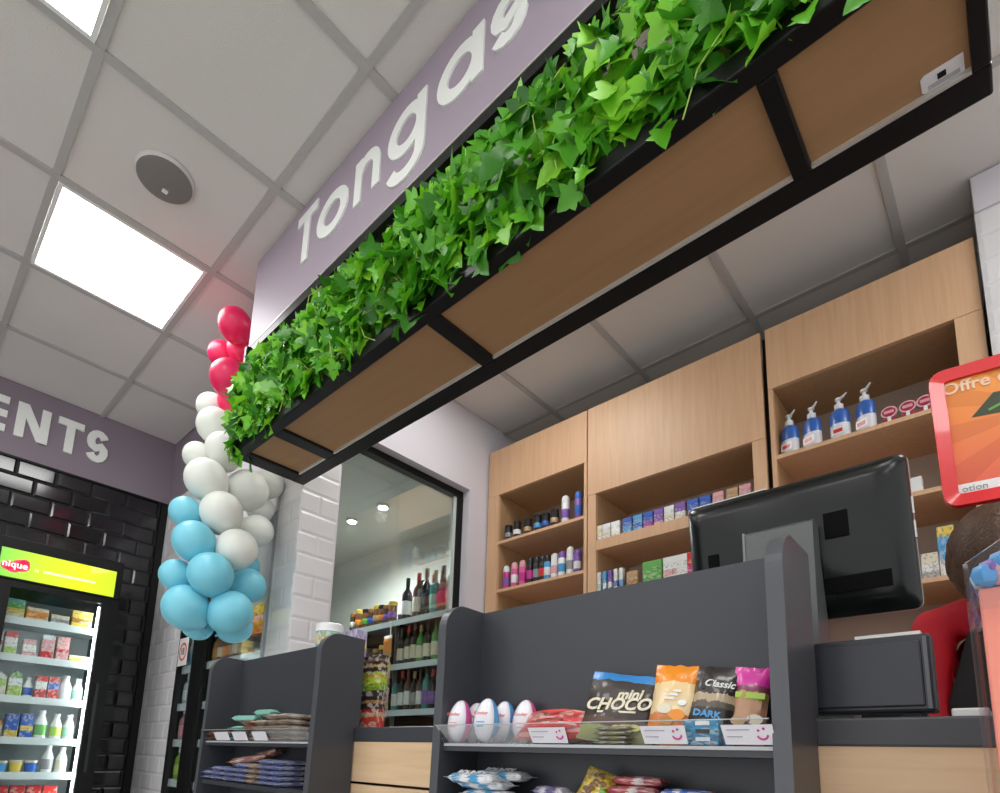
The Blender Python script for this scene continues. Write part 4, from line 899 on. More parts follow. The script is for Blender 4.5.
# folded packs under the brown bag
for k in range(4):
    choc_bar(Vector((P(613, 742, Y=.742).x+.003*(k % 2), .741, SH+.0002+.0068*k)), .060, .022, .0068, bands('olive_pack', [(0, (.12, .10, .03)), (.5, (.26, .25, .09)), (.7, (.16, .12, .05))], 'X', blotch=.3), 'snack_pack', 'flat olive snack pack, %s in the pile below the mini choco bag' % ('lowest', 'second', 'third', 'top one')[k], 'packet', 'olive packs under the brown bag')
orm = bands('orange_bag', [(0, (.70, .22, .02)), (.25, (.62, .20, .06)), (.35, (.80, .62, .35)), (.62, (.82, .60, .30)), (.74, (.80, .26, .01)), (1, (.82, .34, .01))], 'Z', blotch=.05)
x, w = pts_bag(648, 694, 735, .77); o = bag(Vector((x, .764, SH+.002)), w*1.0, .120, .028, orm, 'snack_bag', 'upright orange snack bag between the brown bag and the dark biscuit bag', 'bag', None, (-.28, .10, .2), 5)
MB().prism(circ(.004, .094, .017, .006, 16), lambda u, v, w: (u, -.0095-w, v), 0, .0008).build('logo_print', pm('brown'), o, local=True)
for q, (u_, v_, r_) in enumerate(((-.010, .048, .010), (.008, .040, .011), (-.004, .030, .009), (.013, .058, .006))): MB().prism(circ(u_, v_, r_, r_*.75, 14), lambda u, v, w: (u, -.0148-w*(1+.1*q), v), 0, .0008).build('biscuit_print', (pm('cream'), pm('orange'), pm('amber'), pm('white'))[q], o, local=True)
for q in range(3): MB().box(-.012, .010-.004*q, -.0152, -.0145, .074-.006*q, .077-.006*q).build('text_print', pm('white'), o, local=True)
dkm = bands('classic_bag', [(0, (.03, .28, .60)), (.16, (.04, .35, .66)), (.24, (.02, .018, .016)), (.42, (.10, .08, .06)), (.50, (.45, .35, .22)), (.60, (.03, .022, .02)), (1, (.025, .015, .014))], 'Z', blotch=.05)
x, w = pts_bag(684, 728, 735, .77); o = bag(Vector((x+.004, .766, SH+.004)), w*1.06, .112, .028, dkm, 'snack_bag', 'black biscuit bag with blue foot reading Classic DARK', 'bag', None, (-.30, .17, .22), 6)
text_obj('Classic', .014, pm('white'), parent=o, loc=(.002, -.0148, .081), ax='CENTER', bold=.0003, shear=.3); text_obj('DARK', .013, pm('sky'), parent=o, loc=(-.006, -.0155, .036), ax='CENTER', bold=.0004)
MB().prism([(-.02, .088), (.02, .088), (.02, .072), (-.02, .072)], lambda u, v, w: (u, -.0128-w, v), 0, .0005).build('title_panel', mat('dark_print', (.02, .02, .02), .4), o, local=True)
pkm = bands('pink_bag', [(0, (.45, .05, .25)), (.1, (.7, .7, .68)), (.22, (.05, .03, .03)), (.30, (.55, .30, .18)), (.55, (.50, .34, .10)), (.66, (.25, .05, .10)), (.74, (.70, .04, .36)), (1, (.75, .06, .42))], 'Z', blotch=.05)
x, w = pts_bag(728, 766, 735, .785); o = bag(Vector((x-.004, .782, SH+.002)), w, .108, .022, pkm, 'snack_bag', 'pink topped snack bag against the unit side panel', 'bag', None, (-.20, .13, .1), 7)
MB().box(-.016, .020, -.0118, -.0110, .062, .070).build('title_print', pm('lime'), o, local=True)
for q, (u_, v_, r_) in enumerate(((-.008, .030, .009), (.012, .034, .010), (.002, .020, .008))): MB().prism(circ(u_, v_, r_, r_*.7, 12), lambda u, v, w: (u, -.0122-w, v), 0, .0008).build('biscuit_print', (pm('tan'), pm('cream'), pm('brown'))[q], o, local=True)
o = carton(Vector((P(703, 738, Y=.735).x, .736, SH+.0002)), .046, .018, .034, bands('blue_pack', [(0, (.02, .22, .40)), (.5, (.03, .30, .50)), (.7, (.02, .25, .45))], 'Z', blotch=.1), 'snack_pack', 'teal blue snack pack standing behind the tray lip between two price tags', 'packet', None)
for k in range(3): MB().box(-.006, .012, -.0098, -.0090, .006+.010*k, .011+.010*k).build('stripe_print', pm(('white', 'black', 'white')[k]), o, local=True)
# bars on the lower shelf
LZ = .8125
def lowx(px, y): return P(px, 785, Y=y).x
bm_ = bands('bounty_bar', [(0, (.62, .68, .72)), (.16, (.05, .30, .58)), (.32, (.72, .76, .8)), (.5, (.06, .35, .62)), (.66, (.72, .76, .8)), (.86, (.55, .6, .65))], 'X', blotch=.16)
for k, (dx, y, z) in enumerate(((0, .752, 0), (.006, .756, .0185), (-.004, .752, .037), (.014, .778, .052), (-.012, .735, .046))):
    o = choc_bar(Vector((lowx(488, .755)+dx, y, LZ+z*.98)), .125, .034, .019, bm_, 'chocolate_bar', 'white and blue coconut bar, %s in the pile under the eggs' % ('lowest', 'second', 'third', 'rear top one', 'front top one')[k], 'chocolate bar', 'white and blue coconut bars')
    text_obj('BOUNTY', .016, pm('white'), parent=o, loc=(-.005, -.004, .0192), rot=(.5, 0, 0), ax='CENTER', bold=.0006)
for k in range(3):
    choc_bar(Vector((lowx(552, .755), .752+.002*k, LZ+.0165*k)), .065, .030, .017, bands('violet_bar', [(0, (.10, .08, .22)), (.3, (.4, .4, .5)), (.45, (.08, .06, .2)), (.75, (.45, .42, .52))], 'X', blotch=.25), 'chocolate_bar', 'dark violet bar, %s of the short pile beside the coconut bars' % ('lowest', 'middle one', 'top one')[k], 'chocolate bar', 'dark violet bars')
ym = bands('yellow_bag', [(0, (.62, .40, .01)), (.5, (.66, .46, .02)), (1, (.60, .42, .02))], 'Z', blotch=.1)
o = bag(Vector((lowx(583, .75), .742, LZ+.002)), .050, .085, .022, ym, 'candy_bag', 'yellow candy bag tilted between violet and red bars', 'bag', None, (-.42, .30, .1), 9)
text_obj("m&m's", .020, pm('brown'), parent=o, loc=(-.004, -.0122, .052), rot=(math.pi/2, -1.25, 0), ax='CENTER', bold=.0007)
for c, (dx, dz) in zip(('red', 'green', 'orange', 'brown'), ((.014, .04), (.016, .052), (.016, .028), (.012, .063))): MB().prism(circ(dx, dz, .005, .004, 12), lambda u, v, w: (u, -.0112-w, v), 0, .001).build('candy_print', pm(c), o, local=True)
rb = bands('red_bar', [(0, (.30, .02, .03)), (.25, (.42, .04, .05)), (.45, (.62, .55, .55)), (.6, (.30, .02, .04)), (.85, (.20, .01, .02))], 'X', blotch=.22)
for k in range(5): choc_bar(Vector((lowx(634, .755)+.004*((k*2) % 3)-.003*k*.6, .750+.006*k, LZ+.0142*k)), .090, .030, .015, rb, 'chocolate_bar', 'dark red and white bar, %s from the bottom of the pile under the orange bag' % ('first', 'second', 'third', 'fourth', 'fifth')[k], 'chocolate bar', 'dark red bars')
bb_ = bands('blue_bar', [(0, (.03, .10, .42)), (.3, (.55, .58, .66)), (.4, (.04, .14, .50)), (.75, (.04, .16, .55)), (.85, (.4, .1, .12))], 'X', blotch=.2)
for k in range(4): choc_bar(Vector((lowx(684, .755)+.003*(k % 2), .750+.005*k, LZ+.0142*k)), .085, .030, .015, bb_, 'chocolate_bar', 'royal blue bar, %s from the bottom of the pile beside the dark red bars' % ('first', 'second', 'third', 'fourth')[k], 'chocolate bar', 'royal blue bars')
for k in range(2): choc_bar(Vector((lowx(738, .755), .750+.004*k, LZ+.0142*k)), .07, .030, .015, two('red', 'magenta', .5, .2, 'X'), 'chocolate_bar', 'crimson bar, %s of two beside the royal blue bars' % ('lower', 'upper')[k], 'chocolate bar', 'crimson bars')
# packs in the far unit: upper shelf
cb_ = bands('cookie_pack', [(0, (.25, .08, .03)), (.3, (.42, .16, .07)), (.5, (.6, .45, .35)), (.7, (.35, .10, .05))], 'X', blotch=.3)
cg_ = bands('grain_pack', [(0, (.35, .28, .22)), (.3, (.6, .52, .44)), (.55, (.3, .2, .14)), (.8, (.58, .5, .42))], 'X', blotch=.4)
ORD = ('first', 'second', 'third', 'fourth', 'fifth', 'sixth', 'seventh')
tl_ = mat('mint_wrap', (.22, .50, .42), .3, coat=.3)
k = 0
for j, px in enumerate((222, 234, 246, 258, 270, 282, 293)):
    xx = P(px, 735, Y=.765).x
    n_ = (2, 2, 3, 4, 4, 5, 5)[j]
    for q_ in range(n_):
        m_, ds = ((cb_, 'orange brown wafer pack'), (cb_, 'orange brown wafer pack'), (tl_, 'mint wafer pack'), (cb_, 'orange brown wafer pack'), (cg_, 'speckled grain wafer pack'), (cg_, 'speckled grain wafer pack'), (cg_, 'speckled grain wafer pack'))[j]
        choc_bar(Vector((xx, .768, SH+.0145*q_)), .095, .062, .015, m_, 'wafer_pack', '%s, %s from the bottom of the %s stack on the upper shelf' % (ds, ORD[q_], ORD[j]), 'packet', 'wafer packs on the far unit', (0, 0, math.pi/2+.08*((k % 3)-1))); k += 1
choc_bar(Vector((P(247, 722, Y=.775).x, .775, SH+.0595)), .12, .03, .018, tl_, 'wafer_pack', 'mint wrapped wafer pack lying across the top of the pile', 'packet', None, (0, 0, .25))
choc_bar(Vector((P(266, 720, Y=.785).x, .785, SH+.0745)), .10, .03, .018, tl_, 'wafer_pack', 'second mint wrapped pack, topmost on the speckled packs', 'packet', None, (0, 0, .1))
lb_ = bands('pale_blue_pack', [(0, (.16, .20, .42)), (.3, (.35, .40, .6)), (.5, (.12, .15, .36)), (.75, (.4, .42, .55))], 'X', blotch=.3)
tn_ = bands('beige_pack', [(0, (.40, .30, .20)), (.4, (.52, .42, .3)), (.6, (.3, .2, .14))], 'X', blotch=.3)
for j, px in enumerate((215, 227, 239, 251, 263, 275, 287)):
    xx = P(px, 770, Y=.765).x
    for q_ in range((2, 3, 3, 4, 4, 5, 5)[j]):
        m_, ds = (tn_, 'beige biscuit pack') if j == 4 else (lb_, 'pale blue biscuit pack')
        choc_bar(Vector((xx, .768, LZ+.0135*q_)), (.095), .052, .014, m_, 'biscuit_pack', '%s, %s from the bottom of the %s stack on the lower shelf' % (ds, ORD[q_], ORD[j]), 'packet', 'biscuit packs on the far unit', (0, 0, math.pi/2+.05*((j+q_) % 3-1)))
br_ = bands('brown_pack', [(0, (.14, .03, .02)), (.4, (.24, .07, .05)), (.6, (.34, .16, .12)), (.75, (.15, .03, .02))], 'X', blotch=.3)
choc_bar(Vector((P(250, 768, Y=.76).x, .762, LZ+.055)), .16, .034, .02, br_, 'biscuit_pack', 'long reddish brown pack lying across the blue packs', 'packet', None, (0, -.15, .35))
choc_bar(Vector((P(268, 752, Y=.78).x, .785, LZ+.072)), .11, .034, .02, br_, 'biscuit_pack', 'short reddish brown pack leaning at the back of the blue pile', 'packet', None, (0, -.2, .2))

# ------------------------------------------------------------------ things on the worktop
# tall tub and box seen over the far unit
a = P(329, 640, Y=.90); t = thing('candy_tub', (a.x, .90, CT), 'tall candy tub with white lid and colourful print behind the far unit', 'tub')
MB().lathe([(0, 0), (.030, 0), (.034, .01), (.038, .285)], 20).build('tub', bands('tub_print', [(0, PAL['teal']), (.4, PAL['yellow']), (.55, PAL['mint']), (.78, PAL['sky']), (.86, PAL['yellow']), (.93, PAL['mint'])], 'Z', blotch=.16), t, True, True)
MB().lathe([(.0375, .281), (.0405, .283), (.0405, .305), (.036, .308), (0, .308)], 20).build('lid', pm('white'), t, True, True)
a = P(347, 640, Y=.93); carton(Vector((a.x+.008, .955, CT)), .058, .04, .292, bands('lilac_box', [(0, PAL['purple']), (.6, (.3, .25, .5)), (.78, (.65, .5, .25)), (.86, (.35, .3, .55))], 'Z', blotch=.16), 'candy_box', 'tall lilac candy box next to the white lidded tub', 'box', None)
gp = bands('green_pouch', [(0, (.20, .34, .02)), (.2, (.38, .50, .03)), (.36, (.45, .25, .03)), (.45, (.30, .42, .04)), (.52, (.02, .012, .01)), (.66, (.40, .25, .08)), (.72, (.02, .012, .01)), (.82, (.25, .12, .06)), (.88, (.015, .012, .01))], 'Z', blotch=.10)
rpch = bands('red_pouch', [(0, (.45, .03, .02)), (.18, (.50, .05, .03)), (.3, (.5, .35, .2)), (.42, (.40, .03, .03)), (.5, (.03, .02, .02)), (.66, (.35, .2, .08)), (.74, (.02, .015, .015)), (.85, (.03, .025, .02))], 'Z', blotch=.12)
a = P(370, 720, Y=.875)
lo = thing('tea_box', (a.x, .885, CT), 'black and red printed box standing on the worktop between the display units', 'box'); w_ = .088; h_ = P(370, 690, Y=.862).z-CT-.002
MB().bbox(-w_/2, w_/2, -.022, .002, 0, h_, .002).build('carton', rpch, lo, local=True); MB().box(-w_/2-.006, -w_/2-.001, -.024, .022, 0, h_*.98).build('white_side', pm('white'), lo, local=True)
hi_ = P(370, 656, Y=.862).z-CT-h_
up = thing('tea_box', (a.x+.001, .885, CT+h_+.0005), 'black and green printed box stacked on the black and red one', 'box'); MB().bbox(-w_/2, w_/2, -.022, .002, 0, hi_, .002).build('carton', gp, up, local=True)
MB().box(-w_/2-.008, -w_/2-.001, -.02, .02, .0, hi_*.45).build('side_flap', pm('green'), up, local=True)
# monitor
MY = 1.10
mo = thing('till_monitor', (-.285, MY, CT), 'black till monitor seen from behind on a thick grey stand', 'monitor')
tl = math.radians(7)
cen = Vector((-.283, MY, 1.288)); hw, hh = .182, .128
Rm = Matrix.Rotation(tl, 4, 'X'); Rm.translation = cen
def mpart(name, mb, m, par=mo, smooth=False):
    mb.v = [Rm @ v for v in mb.v]; return mb.build(name, m, par, smooth)
def rrect(w, h, r, n=5):
    out_ = []
    for sx, sz, a0 in ((1, 1, 0), (-1, 1, 90), (-1, -1, 180), (1, -1, 270)):
        for i in range(n): a = math.radians(a0+90*i/(n-1)); out_.append((sx*(w-r)+r*math.cos(a), sz*(h-r)+r*math.sin(a)))
    return out_
rings = [(hw, hh, .012, .022), (hw, hh, .012, .012), (hw-.004, hh-.004, .014, .004), (hw-.016, hh-.016, .02, -.010), (hw-.032, hh-.030, .022, -.016)]
mb = MB(); nr = 20
for (w2, h2, r2, y2) in rings: mb.v += [Vector((x, y2, z)) for x, z in rrect(w2, h2, r2)]
for i in range(len(rings)-1):
    for k in range(nr): mb.f.append((i*nr+k, i*nr+(k+1) % nr, (i+1)*nr+(k+1) % nr, (i+1)*nr+k))
mb.f += [tuple(range(nr)), tuple((len(rings)-1)*nr+k for k in range(nr))]
bodym = mpart('back_cover', mb, mat('monitor_black', (.006, .008, .0075), .27, spec=.35), smooth=True)
mb = MB(); mb.prism(rrect(hw+.0005, hh+.0005, .012), lambda u, v, w: (u, w, v), .0225, .026); mpart('bezel', mb, mat('monitor_silver', (.6, .62, .6), .3, metal=.5))
mb = MB(); mb.box(-hw+.012, hw-.012, .026, .027, -hh+.012, hh-.012); mpart('screen', mb, mat('screen_dark', (.02, .025, .03), .15))
mb = MB(); mb.bbox(.062, .098, -.0185, -.0158, .005, .050, .001); mpart('vent_cover', mb, mat('vent_black', (.002, .002, .002), .7, spec=.1))
mb = MB(); mb.bbox(-.138, -.118, -.0185, -.0158, -.035, .020, .001); mpart('vent_cover', mb, mat('vent_black', (.003, .003, .003)))
mb = MB(); mb.bbox(.05, .15, -.0185, -.0158, -.09, -.062, .001); mpart('port_cover', mb, mat('vent_black', (.003, .003, .003)))
for z in (.04, .0): mb = MB(); mb.box(hw, hw+.002, .012, .02, z-.014, z+.014); mpart('side_port', mb, mat('monitor_silver', (.6, .62, .6)))
mb = MB(); mb.box(-hw+.012, -.03, .006, .016, hh-.0005, hh+.0012); mpart('top_trim', mb, mat('trim_pale', (.75, .77, .75), .3))
# stand: slab behind the screen running down to a foot
sa = P(745, 536, Y=MY-.06); sb_ = P(812, 518, Y=MY-.06)
m_std = mat('stand_grey', (.095, .105, .10), .30, spec=.5)
sx0, sx1 = sa.x, sb_.x
mb = MB(); prof = [(MY-.060, sa.z), (MY-.052, sa.z+.006), (MY-.022, sa.z+.006), (MY-.02, sa.z-.06), (MY+.02, 1.08), (MY+.10, 1.0), (MY+.10, CT+.012), (MY-.062, CT+.012), (MY-.066, 1.1)]
mb.prism(prof, lambda u, v, w: (w, u, v), sx0, sx1); mb.build('stand', m_std, mo)
MB().bbox(sx0-.004, sx0, MY-.064, MY-.02, CT+.012, sa.z+.004, .001).build('stand_edge', mat('stand_edge', (.22, .23, .22), .3), mo)
MB().bbox(sx0-.03, sx1+.045, MY-.075, MY+.13, CT+.0005, CT+.012, .004).build('foot', m_std, mo)
MB().prism([(sx1, CT+.012), (sx1+.042, CT+.012), (sx1+.02, CT+.05), (sx1, CT+.11)], lambda u, v, w: (u, w, v), MY-.06, MY+.05).build('gusset', m_std, mo)
# black device in front of it
cdv = thing('receipt_printer', (-.14, .93, CT), 'low black printer box at the worktop edge below the monitor', 'printer')
MB().bbox(-.235, -.074, .865, .897, CT+.008, 1.070, .004).build('housing', mat('device_black', (.022, .024, .030), .28, spec=.5), cdv)
MB().bbox(-.228, -.084, .862, .866, CT+.015, 1.062, .002).build('front_panel', mat('device_panel', (.028, .031, .040), .25, spec=.5), cdv)
MB().box(-.082, -.078, .863, .866, CT+.012, 1.066).build('edge_strip', mat('device_edge', (.10, .10, .11), .3), cdv)
for x in (-.22, -.10): MB().box(x-.008, x+.008, .872, .890, CT, CT+.008).build('rubber_foot', m_black, cdv)
pr = thing('paper_roll_tray', (-.1, 1.07, CT), 'white topped tray behind the black printer box', 'tray')
MB().bbox(-.178, -.098, 1.02, 1.034, CT, 1.098, .003).build('tray_body', m_blackpl, pr)
MB().box(-.178, -.098, 1.018, 1.036, 1.098, 1.104).build('paper_sheet', pm('white'), pr)
wh = MB().bbox(-.062, -.028, .87, .93, CT+.0005, CT+.012, .002).build('card_tray', pm('white')); tag(wh, 'small white card tray on the worktop beside the black printer box', 'tray')

# red poster holder
po = thing('poster_holder', (.062, 1.25, CT), 'red framed orange promotion poster on a post above the counter', 'poster')
c0 = Vector((.058, 1.25, 1.483)); pw, ph = .130, .128
Rp = Matrix.Rotation(math.radians(0), 4, 'Y') ; Rp = Matrix.Rotation(math.radians(-1.0), 4, 'Y') @ Matrix.Rotation(math.radians(8), 4, 'Z'); Rp.translation = c0
def ppart(name, mb, m, par=po):
    mb.v = [Rp @ v for v in mb.v]; return mb.build(name, m, par)
f_ = lambda u, v, w: (u, -w, v)
outer = rrect(pw, ph, .022, 6); inner = rrect(pw-.021, ph-.021, .006, 6)
mb = MB(); n = len(outer)
for d in (0, .014):
    mb.v += [Vector(f_(u, v, d if d else -.002)) for u, v in outer]+[Vector(f_(u, v, d*.8 if d else -.002)) for u, v in inner]
for k in range(n):
    j = (k+1) % n
    mb.f += [(k, j, n+j, n+k), (2*n+k, 3*n+k, 3*n+j, 2*n+j), (k, 2*n+k, 2*n+j, j), (n+k, n+j, 3*n+j, 3*n+k)]
ppart('frame', mb, mat('red_plastic', (.72, .015, .02), .22, coat=.4))
m_ray = mat('poster_print', (.85, .25, .08), .35, coat=.3); nt = m_ray.node_tree; bs = nt.nodes['Principled BSDF']
tc = nt.nodes.new('ShaderNodeTexCoord'); sx_ = nt.nodes.new('ShaderNodeSeparateXYZ'); nt.links.new(tc.outputs['Generated'], sx_.inputs[0])
mxp = nt.nodes.new('ShaderNodeMath'); mxp.operation = 'SUBTRACT'; mxp.inputs[1].default_value = .62; nt.links.new(sx_.outputs[0], mxp.inputs[0])
mzp = nt.nodes.new('ShaderNodeMath'); mzp.operation = 'SUBTRACT'; mzp.inputs[1].default_value = .60; nt.links.new(sx_.outputs[2], mzp.inputs[0])
an = nt.nodes.new('ShaderNodeMath'); an.operation = 'ARCTAN2'; nt.links.new(mzp.outputs[0], an.inputs[0]); nt.links.new(mxp.outputs[0], an.inputs[1])
mu = nt.nodes.new('ShaderNodeMath'); mu.operation = 'MULTIPLY'; mu.inputs[1].default_value = 12; nt.links.new(an.outputs[0], mu.inputs[0])
si = nt.nodes.new('ShaderNodeMath'); si.operation = 'SINE'; nt.links.new(mu.outputs[0], si.inputs[0])
gt = nt.nodes.new('ShaderNodeMath'); gt.operation = 'GREATER_THAN'; gt.inputs[1].default_value = 0; nt.links.new(si.outputs[0], gt.inputs[0])
cr = nt.nodes.new('ShaderNodeValToRGB'); cr.color_ramp.elements[0].color = (.76, .10, .06, 1); cr.color_ramp.elements[1].color = (.86, .33, .05, 1); nt.links.new(sx_.outputs[2], cr.inputs[0])
mc = nt.nodes.new('ShaderNodeMix'); mc.data_type = 'RGBA'; mc.blend_type = 'MULTIPLY'; mc.inputs[7].default_value = (.88, .80, .8, 1)
nt.links.new(gt.outputs[0], mc.inputs[0]); nt.links.new(cr.outputs[0], mc.inputs[6]); nt.links.new(mc.outputs[2], bs.inputs['Base Color'])
mb = MB().box(-pw+.018, pw-.018, -.004, .002, -ph+.018, ph-.018); sheet = ppart('poster_sheet', mb, m_ray)
mb = MB().box(-pw+.020, pw-.020, -.0046, -.004, -ph+.022, -ph+.040); ppart('white_strip', mb, pm('white'), sheet)
mb = MB().prism([(-.078, .030), (-.046, .066), (.075, .052), (.075, .012), (-.03, .026)], lambda u, v, w: (u, -w, v), .004, .0048); ppart('bar_picture', mb, mat('dark_green_print', (.035, .055, .025), .4), sheet)
mb = MB().strip([(-.055, .036), (-.012, .052), (.03, .047), (.07, .05)], .004, lambda u, v, w: (u, -w, v), .0048, .0052); ppart('bar_picture_line', mb, mat('green_print', (.15, .35, .06), .4), sheet)
def ptext(s_, size, m, u, v, bold=0, shear=0):
    o = text_obj(s_, size, m, parent=sheet, bold=bold, shear=shear); wl_ = world_loc(sheet)
    Mt = Rp @ Matrix.Translation((u, -.0052, v)) @ Matrix.Rotation(math.pi/2, 4, 'X'); Mt.translation = Mt.translation-wl_; o.matrix_local = Mt
ptext("Offre d'oc", .030, mat('poster_cream', (.85, .6, .4), .5), -.113, .092, .0006)
ptext('Mi', .034, mat('poster_cream', (.85, .6, .4)), -.036, .040, .0004, .4)
ptext('otion', .016, pm('grey'), -.104, -.098)
MB().tube([(.075, 1.262, CT+.01), (.075, 1.262, 1.40)], .006, 10).build('post', mat('red_plastic', (.72, .015, .02)), po)
MB().lathe([(0, 0), (.05, 0), (.05, .006), (.012, .012), (0, .012)], 20, c=(.075, 1.262, CT)).build('base', mat('red_plastic', (.72, .015, .02)), po, True)

# coral candy stand in front of the counter
cs = thing('candy_stand', (.15, .70, 0), 'coral cardboard floor stand with a clear bin of sweets on top', 'display stand')
coral = mat('coral_card', (.82, .27, .20), .55)
MB().bbox(-.018, .32, .598, .80, .0, 1.049, .002).build('column', coral, cs)
tz = 1.069
bn_ = MB()
lft = [(-.024, 1.03), (-.024, tz), (.32, 1.30), (.32, 1.03)]
for yq in (.590, .806): bn_.prism(lft, lambda u, v, w: (u, w, v), yq-.0015, yq+.0015)
bn_.box(-.0255, -.0225, .5915, .8045, .70, tz); bn_.box(.3185, .3215, .5915, .8045, 1.03, 1.30)
bn_.build('clear_bin', m_acryl, cs)
rc = random.Random(5)
for nm_, cc in (('pink_sweets', 'rose'), ('blue_sweets', 'sky'), ('violet_sweets', 'purple'), ('white_sweets', 'white')):
    mb = MB()
    for i in range(220):
        x = -.012+.32*rc.random()**1.5 if True else rc.uniform(-.005, .305); top = 1.052+(x+.03)*.60; y = .600+.19*rc.random()**1.6; r = rc.uniform(.007, .012); z = rc.uniform(1.056, max(1.06, top))
        mb.lathe([(0, -r), (r*.8, -r*.6), (r, 0), (r*.8, r*.6), (0, r)], 7, c=(x, y, z))
    o = mb.build(nm_, pm(cc), cs, True); o['kind'] = 'stuff'

# ------------------------------------------------------------------ cashier
def skin_mesh(name, nodes, edges, m, sub=2, root=0):
    me = bpy.data.meshes.new(name); me.from_pydata([n_[0] for n_ in nodes], edges, []); me.update()
    o = bpy.data.objects.new(name, me); COL.objects.link(o)
    md = o.modifiers.new('s', 'SKIN'); md.use_smooth_shade = True; md.branch_smoothing = .6
    if not me.skin_vertices: me.skin_vertices.new()
    for i, n_ in enumerate(nodes):
        r = n_[1]; r = r if isinstance(r, tuple) else (r, r); me.skin_vertices[0].data[i].radius = r
        me.skin_vertices[0].data[i].use_root = (i == root)
    sb2 = o.modifiers.new('u', 'SUBSURF'); sb2.levels = sub; sb2.render_levels = sub
    dg = bpy.context.evaluated_depsgraph_get(); m2 = bpy.data.meshes.new_from_object(o.evaluated_get(dg)); m2.name = name
    bpy.data.objects.remove(o); bpy.data.meshes.remove(me)
    m2.materials.clear(); m2.materials.append(m)
    for p_ in m2.polygons: p_.use_smooth = True
    o = bpy.data.objects.new(name, m2); COL.objects.link(o); return o
PX, PY_ = .005, 1.95
V = lambda x, y, z: (PX+x, PY_+y, z)
N = [(V(0, .06, .95), (.13, .09)), (V(0, .03, 1.10), (.12, .085)), (V(0, .01, 1.24), (.12, .08)), (V(0, -.02, 1.33), (.08, .06)), (V(0, -.05, 1.385), .052), (V(-.01, -.10, 1.45), (.075, .085)), (V(-.01, -.13, 1.50), (.072, .082)), (V(-.01, -.14, 1.545), .05)]
Ed = [(i, i+1) for i in range(7)]
def limb(start, pts):
    prev = start
    for p_, r in pts: N.append((p_, r)); Ed.append((prev, len(N)-1)); prev = len(N)-1
    return prev
for s_ in (-1, 1):
    w_ = limb(3, [(V(.155*s_, -.01, 1.29), .045), (V(.19*s_, -.02, 1.12), .040), (V(.18*s_, -.06, .97), .036), (V(.13*s_+.02, -.24, .90), .028), (V(.11*s_+.02, -.30, .89), (.036, .018))])
    base_p = Vector(N[w_][0])
    for k, (dx, L) in enumerate(((-.030, .055), (-.010, .072), (.008, .078), (.024, .070))):
        limb(w_, [(tuple(base_p+Vector((dx, -.045, -.002))), .0095), (tuple(base_p+Vector((dx*1.1, -.045-L*.5, -.010))), .0085), (tuple(base_p+Vector((dx*1.1, -.045-L, -.026))), .0075)])
    limb(w_, [(tuple(base_p+Vector((-.036*s_, -.01, -.004))), .0105), (tuple(base_p+Vector((-.052*s_, -.036, -.012))), .009)])
    limb(0, [(V(.085*s_, .06, .82), .085), (V(.09*s_, .05, .48), .06), (V(.09*s_, .07, .10), .042), (V(.095*s_, -.02, .045), (.045, .035)), (V(.10*s_, -.10, .035), (.042, .028))])
body = skin_mesh('person', N, Ed, mat('skin', (.45, .24, .15), .5), 2)
tag(body, 'cashier in a red shirt with long brown hair bending her head down behind the counter', 'person')
red = mat('red_shirt', (.50, .006, .018), .75, noise=.05, nscale=10)
N2 = [(N[i][0], tuple(c*1.22+.012 for c in (N[i][1] if isinstance(N[i][1], tuple) else (N[i][1],)*2))) for i in range(4)]; N2.append((V(0, -.045, 1.375), .068)); E2 = [(0, 1), (1, 2), (2, 3), (3, 4)]
for s_ in (-1, 1):
    pr_ = 3
    for p_, r in ((V(.155*s_, -.01, 1.295), .078), (V(.19*s_, -.02, 1.12), .062), (V(.18*s_, -.06, .97), .054), (V(.14*s_+.02, -.20, .915), .042)): N2.append((p_, r)); E2.append((pr_, len(N2)-1)); pr_ = len(N2)-1
sh = skin_mesh('shirt', N2, E2, red, 2); sh.parent = body
N3 = [(V(0, .06, .97), (.165, .125))]; E3 = []
for s_ in (-1, 1):
    pr_ = 0
    for p_, r in ((V(.085*s_, .06, .80), .10), (V(.09*s_, .05, .48), .075), (V(.09*s_, .07, .12), .06)): N3.append((p_, r)); E3.append((pr_, len(N3)-1)); pr_ = len(N3)-1
tr_ = skin_mesh('trousers', N3, E3, mat('black_cloth', (.008, .008, .009), .9), 2); tr_.parent = body
# apron: curved black sheet over the front
mb = MB(); nx_, nz_ = 12, 8
for d in (0, .004):
    for j in range(nz_+1):
        z = .80+.46*j/nz_; hwid = .15-.05*max(0, (j-5)/3)
        for i in range(nx_+1):
            u = -1+2*i/nx_; yy = -.150-.02*(1-abs(j/nz_-.4))+.09*u*u
            mb.v.append(Vector(V(hwid*u+.01, yy-d, z)))
n_ = (nx_+1)*(nz_+1)
for j in range(nz_):
    for i in range(nx_):
        a = j*(nx_+1)+i; mb.f += [(a, a+1, a+nx_+2, a+nx_+1), (n_+a, n_+a+nx_+1, n_+a+nx_+2, n_+a+1)]
ap = mb.build('apron', mat('black_cloth', (.008, .008, .009)), None, True, True); ap.parent = body
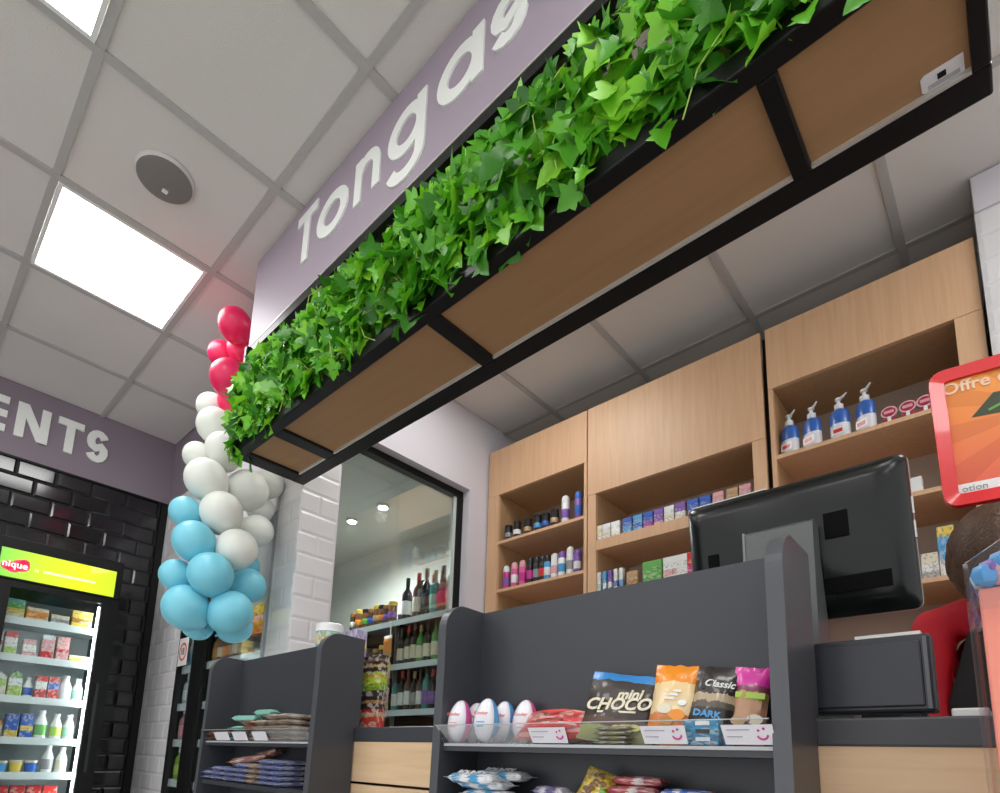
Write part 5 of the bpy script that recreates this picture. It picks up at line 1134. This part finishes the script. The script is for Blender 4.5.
# hair: many combed strands over a cap
hair_m = mat('brown_hair', (.085, .042, .022), .42, noise=.5, nscale=40, bump=.4, bscale=150)
hc = Vector(V(.004, -.115, 1.447)); mb = MB()
prof = [(.118*math.sin(a)*(1.0 if a < 1.6 else 1.0+.18*(a-1.6)), .122*math.cos(a)) for a in [2.35*i/14 for i in range(15)]]
vs0 = len(mb.v); mb.lathe([(max(r, 0), z) for r, z in reversed(prof)], 40)
for i, v in enumerate(mb.v):
    a = math.atan2(v.y, v.x); k = 1+.035*math.sin(a*14+v.z*25)+.02*math.sin(a*29)
    face = 1.0
    mb.v[i] = Vector((v.x*k*.98, v.y*k*1.08, v.z))
Rh = Matrix.Rotation(math.radians(34), 4, 'X'); Rh.translation = hc
mb.v = [Rh @ v for v in mb.v]
ha = mb.build('hair', hair_m, None, True, True); ha.parent = body
mb = MB(); rh = random.Random(3)
for i in range(46):
    a = math.radians(rh.uniform(70, 290) if i % 2 else rh.uniform(150, 215)); r = .098
    p0_ = hc+Vector((math.cos(a)*r, math.sin(a)*r*1.0+.0, rh.uniform(-.01, .05)))
    pts_ = [p0_]
    for k in range(4): pts_.append(pts_[-1]+Vector((-.004*math.cos(a)*k+rh.gauss(0, .004), rh.gauss(0, .004)+.004, -.028)))
    mb.tube(pts_, [.010, .013, .013, .010, .003], 6)
hs_ = mb.build('hair_strands', hair_m, ha, True, local=True); 
mb = MB().lathe([(0, -.03), (.018, -.024), (.03, 0), (.018, .024), (0, .03)], 14, c=tuple(hc+Vector((-.045, -.045, .015))))
mb.build('hair_clip', mat('hair_clip_dark', (.02, .012, .008), .3), ha, True, local=True)
# face, turned down towards the counter
fc = Vector(V(-.01, -.205, 1.452)); eye = mat('eye_white', (.8, .8, .78), .3)
for s_ in (-1, 1):
    e_ = MB().lathe([(0, -.011), (.008, -.008), (.011, 0), (.008, .008), (0, .011)], 10, c=tuple(fc+Vector((.03*s_, .0, .012)))).build('eye', eye, None, True, True); e_.parent = body
ns = MB().lathe([(0, -.018), (.011, -.012), (.007, .01), (0, .018)], 10, c=tuple(fc+Vector((0, -.012, -.02)))).build('nose', mat('skin', (.45, .24, .15)), None, True, True); ns.parent = body
mo_ = MB().lathe([(0, -.005), (.018, -.002), (.018, .002), (0, .005)], 12, c=tuple(fc+Vector((0, .002, -.052))), sy=.5).build('mouth', mat('lips', (.45, .12, .11), .4), None, True, True); mo_.parent = body
